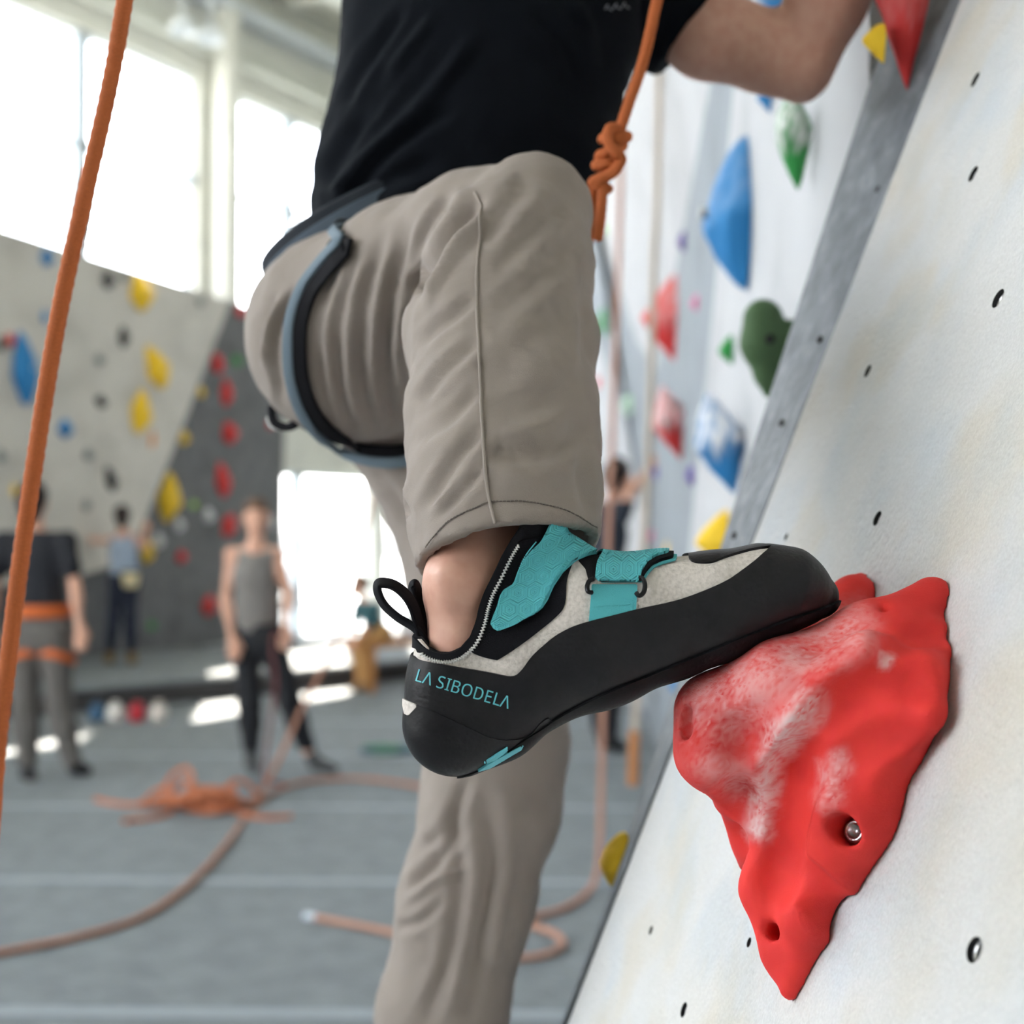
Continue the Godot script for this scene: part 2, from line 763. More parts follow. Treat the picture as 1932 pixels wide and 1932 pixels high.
func materials() -> void:
	var weave := noise_tex(noise(0.35, FastNoiseLite.TYPE_SIMPLEX, 2, 3), 256, [], 3.0)
	var fine := noise_tex(noise(0.12, FastNoiseLite.TYPE_SIMPLEX, 4, 5), 256, [], 4.0)
	var blotch := noise_tex(noise(0.012, FastNoiseLite.TYPE_SIMPLEX_SMOOTH, 5, 8), 512, [[0.0, Color(0.86, 0.86, 0.86)], [0.5, Color(0.97, 0.97, 0.97)], [1.0, Color(1, 1, 1)]])
	M.trousers = grain(mat(rgb8(142, 131, 123), 0.86), 14.0, null, weave, 0.35, false)
	M.trousers.rim_enabled = true
	M.trousers.rim = 0.25
	M.shirt = grain(mat(rgb8(13, 17, 23), 0.92), 14.0, null, weave, 0.35, false)
	M.seam = mat(rgb8(146, 136, 128), 0.9)
	M.stitch = mat(rgb8(122, 113, 106), 0.9)
	M.skin = grain(mat(rgb8(214, 170, 150), 0.55), 9.0, noise_tex(noise(0.02, FastNoiseLite.TYPE_SIMPLEX_SMOOTH, 4, 11), 256, [[0.0, Color(0.93, 0.86, 0.84)], [1.0, Color(1, 1, 1)]]), fine, 0.06, false)
	M.hair = mat(rgb8(45, 32, 26), 0.7)
	# shoe
	M.rubber = grain(mat(rgb8(30, 29, 31), 0.46), 6.0, noise_tex(noise(0.02, FastNoiseLite.TYPE_SIMPLEX_SMOOTH, 5, 21), 512, [[0.0, Color(0.78, 0.78, 0.8)], [0.5, Color(0.95, 0.95, 0.95)], [1.0, Color(1, 1, 1)]]), fine, 0.10, false)
	M.sole = grain(mat(rgb8(20, 20, 22), 0.62), 6.0, null, fine, 0.15, false)
	M.suede = grain(mat(rgb8(226, 217, 208), 0.95), 16.0, noise_tex(noise(0.03, FastNoiseLite.TYPE_SIMPLEX_SMOOTH, 5, 31), 512, [[0.0, Color(0.80, 0.79, 0.78)], [0.5, Color(0.93, 0.93, 0.93)], [1.0, Color(1, 1, 1)]]), fine, 0.5, false)
	M.velcro = grain(mat(rgb8(24, 24, 27), 1.0), 30.0, null, fine, 1.0, false)
	M.mesh = grain(mat(rgb8(28, 28, 30), 0.85), 40.0, null, fine, 0.9, false)
	M.webbing = grain(mat(rgb8(26, 26, 29), 0.85), 40.0, null, weave, 0.6, false)
	M.teal = mat(rgb8(86, 184, 190), 0.8)
	M.teal.normal_enabled = true
	M.teal.normal_texture = hex_texture()
	M.teal.normal_scale = 2.2
	M.teal_plain = grain(mat(rgb8(88, 184, 190), 0.85), 30.0, null, fine, 0.7, false)
	M.print_teal = mat(rgb8(96, 186, 196), 0.6)
	M.thread = mat(rgb8(205, 203, 198), 0.8)
	M.black_metal = mat(rgb8(40, 40, 42), 0.3, 0.8)
	M.steel = mat(rgb8(190, 190, 190), 0.3, 1.0)
	M.dark_hole = mat(rgb8(40, 40, 40), 0.9)
	for k in ["shirt", "sole", "velcro", "mesh", "webbing", "hair"]:
		(M[k] as StandardMaterial3D).metallic_specular = 0.25
	M.rubber.metallic_specular = 0.36
	# walls
	M.panel = grain(mat(rgb8(214, 214, 212), 0.85), 0.9, panel_texture(), noise_tex(noise(0.25, FastNoiseLite.TYPE_SIMPLEX, 3, 41), 512, [], 3.0), 0.35)
	M.strip = grain(mat(rgb8(128, 134, 140), 0.6), 1.4, noise_tex(noise(0.03, FastNoiseLite.TYPE_SIMPLEX_SMOOTH, 6, 51), 512, [[0.0, Color(0.55, 0.56, 0.58)], [0.45, Color(0.80, 0.81, 0.82)], [0.62, Color(0.86, 0.86, 0.86)], [0.72, Color(1, 1, 1)]]), fine, 0.2)
	M.white_wall = grain(mat(rgb8(184, 185, 187), 0.85), 0.3, blotch, null)
	M.grey_wall = grain(mat(rgb8(138, 145, 151), 0.85), 0.3, blotch, null)
	M.cream_wall = grain(mat(rgb8(204, 200, 191), 0.85), 0.25, blotch, null)
	M.dark_wall = grain(mat(rgb8(112, 113, 114), 0.85), 0.35, noise_tex(noise(0.015, FastNoiseLite.TYPE_SIMPLEX_SMOOTH, 5, 61), 512, [[0.0, Color(0.8, 0.8, 0.8)], [0.6, Color(0.95, 0.95, 0.95)], [1.0, Color(1, 1, 1)]]), null)
	M.paint = grain(mat(rgb8(226, 226, 216), 0.7), 0.2, blotch, null)
	M.beam = mat(rgb8(200, 202, 192), 0.7)
	M.frame = mat(rgb8(205, 211, 214), 0.5)
	M.mullion = mat(rgb8(150, 160, 166), 0.5)
	M.ceiling = mat(rgb8(214, 213, 200), 0.9)
	M.glass = mat(Color(0.95, 0.98, 1.0, 0.06), 0.05)
	M.glass.transparency = BaseMaterial3D.TRANSPARENCY_ALPHA
	M.mat_grey = grain(mat(rgb8(120, 126, 129), 0.8), 0.5, noise_tex(noise(0.02, FastNoiseLite.TYPE_SIMPLEX_SMOOTH, 5, 71), 512, [[0.0, Color(0.86, 0.86, 0.87)], [0.6, Color(0.96, 0.96, 0.96)], [1.0, Color(1, 1, 1)]]), fine, 0.2)
	M.mat_strip = mat(rgb8(140, 148, 154), 0.75)
	M.mat_side = mat(rgb8(58, 56, 56), 0.8)
	M.rope = grain(mat(rgb8(196, 104, 50), 0.8), 60.0, noise_tex(noise(0.08, FastNoiseLite.TYPE_CELLULAR, 2, 81), 256, [[0.0, Color(0.72, 0.66, 0.6)], [0.6, Color(1, 1, 1)], [1.0, Color(1.0, 0.96, 0.92)]]), weave, 0.8, false)
	M.rope_pile = grain(mat(rgb8(186, 112, 76), 0.85), 30.0, null, weave, 0.5, false)
	M.rope_loose = grain(mat(rgb8(186, 138, 116), 0.85), 30.0, null, weave, 0.5, false)
	M.rope_floor = grain(mat(rgb8(172, 124, 102), 0.85), 30.0, null, weave, 0.5, false)
	M.rope_pale = grain(mat(rgb8(186, 172, 155), 0.85), 30.0, null, weave, 0.5, false)
	M.hold_any = grain(mat(Color(1, 1, 1), 0.75), 8.0, null, fine, 0.3, false)
	M.hold_any.vertex_color_use_as_albedo = true
	M.hold_red = grain(mat(Color(1, 1, 1), 0.8), 22.0, null, noise_tex(noise(0.22, FastNoiseLite.TYPE_SIMPLEX, 3, 91), 256, [], 4.0), 0.35, false)
	M.hold_red.vertex_color_use_as_albedo = true

func hex_texture() -> ImageTexture:
	# embossed nested hexagons of the strap
	const N := 512
	var im := Image.create(N, N, false, Image.FORMAT_RGBA8)
	var cell := Vector2(N / 4.0, N / 4.0 * 0.8660254 * 512.0 / (512.0 * 0.8660254))
	for y in N:
		for x in N:
			var best := 1e9
			for r in range(-1, 6):
				for c in range(-1, 5):
					var ctr := Vector2((c + (0.5 if r % 2 != 0 else 0.0)) * cell.x, r * cell.y)
					var d := (Vector2(x, y) - ctr).abs() / cell.x
					best = minf(best, maxf(d.x, d.x * 0.5 + d.y * 0.8660254))
			var w := sin(best / 0.5 * TAU * 2.5 - 1.2)
			var h := clampf(0.5 + w * 1.2, 0.0, 1.0)
			im.set_pixel(x, y, Color(h, h, h))
	im.bump_map_to_normal_map(5.0)
	return ImageTexture.create_from_image(im)

func panel_texture() -> ImageTexture:
	# off-white texture paint with tan and bluish scuffs
	const N := 1024
	var im := Image.create(N, N, false, Image.FORMAT_RGBA8)
	var a := noise(0.004, FastNoiseLite.TYPE_SIMPLEX_SMOOTH, 4, 101)
	var b := noise(0.006, FastNoiseLite.TYPE_SIMPLEX_SMOOTH, 4, 102)
	var s := noise(0.35, FastNoiseLite.TYPE_SIMPLEX, 2, 103)
	for y in N:
		for x in N:
			# blend towards the opposite edge so that it tiles
			var fx := float(x) / N
			var fy := float(y) / N
			var va := lerpf(lerpf(a.get_noise_2d(x, y), a.get_noise_2d(x - N, y), fx), lerpf(a.get_noise_2d(x, y - N), a.get_noise_2d(x - N, y - N), fx), fy)
			var vb := lerpf(lerpf(b.get_noise_2d(x, y), b.get_noise_2d(x - N, y), fx), lerpf(b.get_noise_2d(x, y - N), b.get_noise_2d(x - N, y - N), fx), fy)
			var g := 0.945 + 0.055 * s.get_noise_2d(x, y)
			var tan_ := clampf(va * 1.9, 0.0, 0.5)
			var blue := clampf(vb * 1.4, 0.0, 0.5)
			im.set_pixel(x, y, Color(g - blue * 0.12 - tan_ * 0.03, g - blue * 0.06 - tan_ * 0.09, g - tan_ * 0.20))
	return ImageTexture.create_from_image(im)

# ---------------------------------------------------------------- the hall
# window wall: e runs along it away from the viewer, nw points into the hall
const WE := Vector3(0.5134, 0, -0.8582)
const WN := Vector3(0.8582, 0, 0.5134)
const WP := Vector3(-4.165, 0, -15.5)

func wall_frame() -> Transform3D:
	return Transform3D(Basis(WE, Vector3.UP, WN), WP)

func wbox(s0: float, s1: float, y0: float, y1: float, n0: float, n1: float, bevel := 0.004) -> ArrayMesh:
	return box(wall_frame() * Transform3D(Basis(), Vector3((s0 + s1) * 0.5, (y0 + y1) * 0.5, (n0 + n1) * 0.5)), Vector3(s1 - s0, y1 - y0, n1 - n0), bevel)

const S0 := -17.0
const S1 := 13.0
const ND := 16.0
const TOP := 8.7
const LAMP := 0.8
const SILL := 4.3
const HEAD := 7.19

func hall() -> void:
	# floor slab with mats
	var fl := struct("floor", "grey padded floor mats with pale seam strips")
	put("slab", wbox(S0 - 0.3, S1 + 0.3, -0.4, -0.06, -0.3, ND + 0.3), M.mat_side, fl)
	var rows := []
	var z := 1.0
	var edges := [-4.0, -2.5, -1.0, 0.5, 2.3, 4.02, 5.5, 6.95, 8.5, 10.0, 11.5, 13.0, 14.5, 16.0, 18.0, 20.0, 23.0, 27.0]
	for i in edges.size() - 1:
		var d0: float = edges[i]
		var d1: float = edges[i + 1]
		var w := 14.0
		for k in range(-1, 1):
			var x0 := k * w + 3.6
			var c := Vector3(x0 + w * 0.5, -0.03, -(d0 + d1) * 0.5)
			var b := Basis(Vector3.UP, deg_to_rad(-1.1))
			put("mat_panel", box(Transform3D(b, c), Vector3(w - 0.012, 0.06, d1 - d0 - 0.012), 0.012), M.mat_grey, fl)
			put("seam_strip", box(Transform3D(b, Vector3(c.x, 0.0015, -d1)), Vector3(w - 0.02, 0.003, 0.07), 0.001), M.mat_strip, fl)
	# ceiling and beams
	var ce := struct("ceiling", "cream painted hall ceiling with beams along it")
	put("deck", wbox(S0 - 0.3, S1 + 0.3, TOP, TOP + 0.3, -0.3, ND + 0.3), M.ceiling, ce)
	for n in [1.3, 3.4, 6.2, 9.0, 12.0, 14.6]:
		put("beam", wbox(S0, S1, TOP - 0.42, TOP, n - 0.14, n + 0.14, 0.02), M.beam, ce)
	for s in [-14.0, -10.0, -6.0, -2.0, 2.0, 6.0, 10.0]:
		put("purlin", wbox(s - 0.06, s + 0.06, TOP - 0.16, TOP, 0.0, ND, 0.01), M.paint, ce)
	# window wall
	var wb := struct("wall_back", "cream hall wall with a band of tall windows")
	put("header", wbox(S0, S1, HEAD, TOP, -0.25, 0.0), M.paint, wb)
	put("ledge", wbox(S0, S1, HEAD + 0.28, HEAD + 0.46, 0.0, 0.22, 0.02), M.beam, wb)
	put("cornice", wbox(S0, S1, HEAD + 0.88, HEAD + 1.02, 0.0, 0.35, 0.02), M.frame, wb)
	put("spandrel", wbox(S0, 2.03, 0.0, SILL, -0.25, 0.0), M.paint, wb)
	put("spandrel", wbox(2.03, S1, 2.30, SILL, -0.25, 0.0), M.paint, wb)
	put("pier", wbox(11.5, S1, 0.0, 2.30, -0.25, 0.0), M.paint, wb)
	var bays := []
	var mid := 0.4350 - 3.47
	bays.append([mid, 0.435, -1.298])
	bays.append([1.0, 3.54, 2.268])
	var s := mid - 0.565
	while s - 3.47 > S0:
		bays.append([s - 3.47, s, s - 1.735])
		s -= 3.47 + 0.565
	var rest := s
	s = 3.54 + 0.565
	while s + 2.54 < S1:
		bays.append([s, s + 2.54, s + 1.27])
		s += 2.54 + 0.565
	put("pier", wbox(S0, rest, SILL, HEAD, -0.25, 0.0), M.paint, wb)
	put("pier", wbox(s - 0.565, S1, SILL, HEAD, -0.25, 0.0), M.paint, wb)
	bays.sort_custom(func(a, b): return a[0] < b[0])
	for i in bays.size() - 1:
		put("pier", wbox(bays[i][1], bays[i + 1][0], SILL, HEAD, -0.25, 0.0), M.paint, wb)
		var c: float = (bays[i][1] + bays[i + 1][0]) * 0.5
		put("column", lathe([Vector2(0.0, SILL - 4.3), Vector2(0.17, SILL - 4.3), Vector2(0.17, TOP), Vector2(0, TOP)], wall_frame() * Transform3D(Basis(), Vector3(c + 0.06, 0, 0.17)), 24), M.paint, wb)
	var no := 1
	for b in bays:
		var w := struct("window_%d" % no, "tall white framed window full of bright daylight")
		no += 1
		window_bay(w, b[0], b[1], SILL, HEAD, [b[2]], [5.88])
	var w2 := struct("window_%d" % no, "glazed shopfront at floor level beside the dark climbing wall")
	window_bay(w2, 2.03, 11.5, 0.0, 2.30, [2.48, 4.3, 6.1, 7.9, 9.7], [])
	# the other walls
	var we := struct("wall_far", "cream end wall of the hall")
	put("body", wbox(S1, S1 + 0.3, 0.0, TOP, -0.25, ND), M.paint, we)
	var wr := struct("wall_side", "cream long wall of the hall behind the climbing walls")
	put("body", wbox(S0, S1, 0.0, TOP, ND, ND + 0.3), M.paint, wr)
	var wf := struct("wall_front", "cream end wall of the hall with windows added for fill light")
	put("spandrel", wbox(S0 - 0.3, S0, 0.0, 1.5, -0.25, ND), M.paint, wf)
	put("header", wbox(S0 - 0.3, S0, 6.6, TOP, -0.25, ND), M.paint, wf)
	for k in 3:
		var n0 := -0.25 + k * 3.9
		put("pier", wbox(S0 - 0.3, S0, 1.5, 6.6, n0, n0 + 0.6 if k < 2 else ND), M.paint, wf)
	var w3 := struct("window_%d" % (no + 1), "unseen windows added to the plain end wall for fill light")  # added openings behind the camera, out of view, to bring in fill light
	for k in 2:
		var n0 := 0.35 + k * 3.9
		put("pane", wbox(S0 - 0.16, S0 - 0.15, 1.5, 6.6, n0, minf(n0 + 3.3, ND), 0.0), M.glass, w3)
		put("mullion", wbox(S0 - 0.19, S0 - 0.11, 1.5, 6.6, n0 + 1.6, n0 + 1.68), M.frame, w3)
	# ground outside
	var g := struct("ground", "pale paved ground outside the windows")
	put("paving", box(Transform3D(Basis(), Vector3(0, -0.55, -10)), Vector3(160, 0.2, 160), 0.0), mat(rgb8(205, 205, 200), 0.9), g)

func window_bay(w: Node3D, s0: float, s1: float, y0: float, y1: float, ms: Array, ts: Array) -> void:
	var f := 0.05
	put("frame", wbox(s0, s1, y0, y0 + f, -0.20, -0.08), M.frame, w)
	put("frame", wbox(s0, s1, y1 - f, y1, -0.20, -0.08), M.frame, w)
	put("frame", wbox(s0, s0 + f, y0, y1, -0.20, -0.08), M.frame, w)
	put("frame", wbox(s1 - f, s1, y0, y1, -0.20, -0.08), M.frame, w)
	var xs := [s0] + ms + [s1]
	var ys := [y0] + ts + [y1]
	for m in ms:
		put("mullion", wbox(m - 0.075, m + 0.075, y0, y1, -0.22, -0.05), M.mullion, w)
	for t in ts:
		put("transom", wbox(s0, s1, t - 0.03, t + 0.03, -0.17, -0.10), M.mullion, w)
		for x in xs:
			put("latch", wbox(x - 0.10, x + 0.10, t - 0.07, t + 0.07, -0.12, -0.03, 0.01), M.mullion, w)
	for i in xs.size() - 1:
		for k in ys.size() - 1:
			put("pane", wbox(xs[i] + 0.02, xs[i + 1] - 0.02, ys[k] + 0.02, ys[k + 1] - 0.02, -0.142, -0.136, 0.0), M.glass, w)

func lamps() -> void:
	# rows of linear ceiling lamps
	var glow := mat(Color(1, 1, 1), 0.5)
	glow.emission_enabled = true
	glow.emission = Color(1.0, 0.98, 0.95)
	glow.emission_energy_multiplier = 1.2
	for n in [2.3, 8.2, 12.6]:
		for s in [-12.5, -6.5, -0.5, 5.5]:
			var c := wall_frame() * Vector3(s, 8.05, n)
			var l := thing("ceiling_lamp", "long white linear lamp hung under the hall ceiling", "lamp", c, "linear lamps in rows under the ceiling")
			put("housing", wbox(s - 1.5, s + 1.5, 8.03, 8.12, n - 0.12, n + 0.12, 0.02), M.frame, l)
			put("lamp_diffuser", wbox(s - 1.46, s + 1.46, 8.005, 8.028, n - 0.10, n + 0.10, 0.004), glow, l)
			for k in [-1.2, 1.2]:
				put("hanger", wbox(s + k - 0.008, s + k + 0.008, 8.12, TOP, n - 0.008, n + 0.008, 0.0), M.frame, l)
			var a := AreaLight3D.new()
			a.name = "lamp_light"
			a.area_size = Vector2(2.9, 0.2)
			a.light_energy = LAMP
			a.light_color = Color(1.0, 0.98, 0.95)
			a.shadow_enabled = true
			a.area_range = 60.0
			l.add_child(a)
			a.transform = Transform3D(Basis(WE, Vector3.UP, WN) * Basis(Vector3.RIGHT, -PI * 0.5), Vector3(0, -0.06, 0))
	# two round pendant housings by the column
	for p in [[345, 54, 14.5], [396, 70, 14.7]]:
		var c := at(p[0], p[1], p[2])
		var l := thing("round_lamp", "round white dome lamp hanging beside the window column", "lamp", c, "pair of dome lamps by the column")
		put("shade", lathe([Vector2(0.02, 0.14), Vector2(0.08, 0.13), Vector2(0.135, 0.04), Vector2(0.15, -0.05), Vector2(0.135, -0.05), Vector2(0.12, 0.02), Vector2(0.07, 0.11), Vector2(0, 0.12)], Transform3D(Basis(), c), 24), M.frame, l)
		put("stem", lathe([Vector2(0.02, 0.13), Vector2(0.02, TOP - c.y)], Transform3D(Basis(), c), 8), M.frame, l)

# ---------------------------------------------------------------- climbing walls
func wall_at(px: float, py: float, h := 0.0) -> Vector3:
	return on_plane(px, py, NW, OW + NW * h)

func near_panel() -> void:
	var w := struct("wall_right", "off-white textured climbing panel with bolt holes leaning back")
	var x := Transform3D(Basis(WW, UW, NW), OW)
	var thick := 0.02
	var root := CSGBox3D.new()
	root.name = "panel"
	root.size = Vector3(2.3, 4.6, thick)
	root.position = Vector3(1.15, 0.55, -thick * 0.5)
	root.material = M.panel
	var frame := Node3D.new()
	frame.name = "board"
	w.add_child(frame)
	frame.transform = x
	frame.add_child(root)
	# threaded holes and screw holes, where the photograph shows them
	var holes := [[1840, 150, 0.0075], [1836, 328, 0.0075], [1883, 563, 0.0080], [1637, 700, 0.0065], [1655, 978, 0.0068], [1838, 1792, 0.0075], [1483, 1013, 0.004], [1290, 1905, 0.0065], [1228, 1755, 0.0045], [1413, 1778, 0.004], [1600, 330, 0.003]]
	for h in holes:
		var p := x.affine_inverse() * wall_at(h[0], h[1])
		if p.x < 0.03:
			continue
		var c := CSGCylinder3D.new()
		c.name = "bore"
		c.operation = CSGShape3D.OPERATION_SUBTRACTION
		c.radius = h[2]
		c.height = thick * 3.0
		c.sides = 24
		c.rotation = Vector3(PI * 0.5, 0, 0)
		c.position = Vector3(p.x, p.y, 0) - root.position
		c.material = M.dark_hole
		root.add_child(c, true)
		if h[2] > 0.006:
			var f := Transform3D(Basis(Vector3.RIGHT, PI * 0.5), Vector3(p.x, p.y, 0))
			var r: float = h[2]
			var o := put("threaded_insert", lathe([Vector2(r * 1.0, -0.004), Vector2(r * 0.72, -0.0042), Vector2(r * 0.66, -0.006), Vector2(r * 0.72, -0.008), Vector2(r * 0.66, -0.010), Vector2(r * 0.72, -0.012), Vector2(r * 0.66, -0.019)], x * f, 20), M.steel, w)
			o.set_meta("label", "steel threaded insert in bolt hole")
	# bevelled grey edge board, its outline traced on both edges
	var tris := []
	var a := []
	var b := []
	var back := []
	for k in 13:
		var py := -500.0 + k * 225.0
		var wd := maxf(6.0, 128.0 - 0.0685 * py + 0.0 * py)
		var ex := 1820.0 - 0.3908 * py
		a.append(at(ex, py, 1.40) + NW * 0.0015)
		b.append(at(ex - wd, py, 1.56))
		back.append(at(ex, py, 1.56) + Vector3(0.05, 0, 0))
	for k in 12:
		tris.append_array([[a[k], a[k + 1], b[k]], [b[k], a[k + 1], b[k + 1]], [b[k], b[k + 1], back[k]], [back[k], b[k + 1], back[k + 1]], [a[k], back[k], a[k + 1]], [a[k + 1], back[k], back[k + 1]]])
	put("edge_board", flat(tris), M.strip, w).set_meta("label", "scuffed grey edge board of the panel")
	# screws in the edge board
	var en: Vector3 = ((b[3] - a[3]) as Vector3).cross(UW).normalized()
	if en.dot(EYE - a[3]) < 0.0:
		en = -en
	for p in [[1546, 640, 0.5], [1656, 357, 0.5], [1474, 798, 0.5], [1385, 1010, 0.5]]:
		var c := on_plane(p[0], p[1], en, a[3])
		var u := (UW - en * UW.dot(en)).normalized()
		put("screw", lathe([Vector2(0.0045, -0.001), Vector2(0.0045, 0.0008), Vector2(0.003, 0.001), Vector2(0.0, 0.0006)], Transform3D(Basis(u, en, u.cross(en)), c), 12), M.dark_hole, w)

func far_depth(px: float) -> float:
	var k := (px - CPX) / FPX
	if px >= 1230.0:
		return 0.30 / (k - 0.08)
	return 10.0 + (1230.0 - px) / 140.0 * 4.5

func facet(called: String, pts: Array, m: Material, w: Node3D, proud := 0.0) -> void:
	var flat2 := poly(pts)
	var idx := Geometry2D.triangulate_polygon(flat2)
	var tris := []
	var f := []
	var b := []
	for p in pts:
		var d: float = p[2] if p.size() > 2 else far_depth(p[0])
		f.append(at(p[0], p[1], d - proud))
		b.append(at(p[0], p[1], d + 0.02) + Vector3(0.10, 0, -0.03))
	for i in range(0, idx.size(), 3):
		for s in [f, b]:
			var t := [s[idx[i]], s[idx[i + 1]], s[idx[i + 2]]]
			var nn: Vector3 = ((t[2] - t[0]) as Vector3).cross(t[1] - t[0])
			var want: Vector3 = EYE - (t[0] as Vector3)
			if (nn.dot(want) < 0.0) == (s == f):
				t = [t[0], t[2], t[1]]
			tris.append(t)
	for i in f.size():
		var j := (i + 1) % f.size()
		tris.append_array([[f[i], f[j], b[i]], [b[i], f[j], b[j]]])
	put(called, flat(tris), m, w)

func far_wall() -> void:
	var w := struct("wall_distant", "faceted white and grey climbing wall beyond the near panel")
	facet("panel", [[1438, -400], [1384, 165], [1347, 566], [1310, 935], [1262, 1440], [1300, 1680, 5.2], [1420, 2100, 2.77], [1640, 2100, 1.62], [1640, -400, 1.62]], M.white_wall, w)
	facet("panel", [[1438, -400], [1338, 165], [1279, 488], [1238, 700], [1222, 1100], [1216, 1345], [1262, 1480], [1310, 935], [1347, 566], [1384, 165]], M.grey_wall, w)
	facet("panel", [[1438, -400], [1030, -400], [1030, -100], [1130, 430], [1200, 640], [1238, 700], [1279, 488], [1338, 165]], M.white_wall, w)
	facet("panel", [[1030, -100], [1030, 430], [1100, 560], [1165, 740], [1190, 860], [1218, 1000], [1238, 700], [1200, 640], [1130, 430]], M.grey_wall, w)
	facet("panel", [[1030, 430], [1030, 1235], [1216, 1340], [1218, 1000], [1190, 860], [1165, 740], [1100, 560]], M.white_wall, w)

# left wall: plane through the top edge of the panels
const CE := Vector3(0.3291, 0, -0.9443)
const CN := Vector3(0.9443, 0, 0.3291)
const CP := Vector3(-3.33, 0, -14.9)

func left_at(px: float, py: float, back := 0.0) -> Vector3:
	return on_plane(px, py, CN, CP - CN * back)

func slab(called: String, pts: Array, back: float, thick: float, m: Material, w: Node3D) -> void:
	var pg := poly(pts)
	var idx := Geometry2D.triangulate_polygon(pg)
	var tris := []
	var f := []
	var b := []
	for p in pts:
		var q := left_at(p[0], p[1], back)
		f.append(q)
		b.append(q - CN * thick)
	for i in range(0, idx.size(), 3):
		for s in [f, b]:
			var t := [s[idx[i]], s[idx[i + 1]], s[idx[i + 2]]]
			var nn: Vector3 = ((t[2] - t[0]) as Vector3).cross(t[1] - t[0])
			if (nn.dot(CN) < 0.0) == (s == f):
				t = [t[0], t[2], t[1]]
			tris.append(t)
	for i in f.size():
		var j := (i + 1) % f.size()
		var t1 := [f[i], f[j], b[i]]
		var c: Vector3 = (f[i] + f[j]) * 0.5
		var nn: Vector3 = ((t1[2] - t1[0]) as Vector3).cross(t1[1] - t1[0])
		var mid := (c + (b[i] as Vector3)) * 0.5
		var outw := pix(c) + (pix(f[j]) - pix(f[i])).orthogonal().normalized() * 2.0
		var is_in := Geometry2D.is_point_in_polygon(outw, pg)
		var od: Vector3 = (left_at(outw.x, outw.y, back) - c) * (-1.0 if is_in else 1.0)
		if nn.dot(od) < 0.0:
			tris.append_array([[f[i], b[i], f[j]], [b[i], b[j], f[j]]])
		else:
			tris.append_array([[f[i], f[j], b[i]], [b[i], f[j], b[j]]])
	put(called, flat(tris), m, w)

func left_wall() -> void:
	var w := struct("wall_left", "climbing wall of a pale panel in front of a dark grey panel")
	slab("panel", [[-700, 209], [435, 568], [335, 830], [262, 1010], [246, 1060], [150, 1086], [-700, 1200]], 0.0, 0.25, M.cream_wall, w)
	slab("panel", [[-700, 209], [250, 509.5], [540, 601.3], [535, 900], [533, 1196], [250, 1240], [-300, 1330], [-700, 1420]], 0.28, 0.2, M.dark_wall, w)
	# raised landing mat in front of it
	var front := [on_level(-500, 1420), on_level(150, 1345), on_level(340, 1326), on_level(757, 1284), on_level(960, 1264)]
	var t := thing("landing_mat", "thick grey landing mat with dark sides under the left climbing wall", "mat")
	var dir := (on_level(757, 1284) - on_level(340, 1326)).normalized()
	var back := Vector3(dir.z, 0, -dir.x)
	if back.z > 0.0:
		back = -back
	var p0 := on_level(340, 1326) - dir * 9.0
	for k in 4:
		var o := p0 + dir * (k * 3.4)
		var c := o + dir * 1.69 + back * 1.35
		put("mat_side", box(Transform3D(Basis(dir, Vector3.UP, dir.cross(Vector3.UP)), c + Vector3(0, 0.085, 0)), Vector3(3.38, 0.16, 2.7), 0.02), M.mat_side, t)
		put("mat_top", box(Transform3D(Basis(dir, Vector3.UP, dir.cross(Vector3.UP)), c + Vector3(0, 0.185, 0)), Vector3(3.385, 0.036, 2.71), 0.012), M.mat_grey, t)

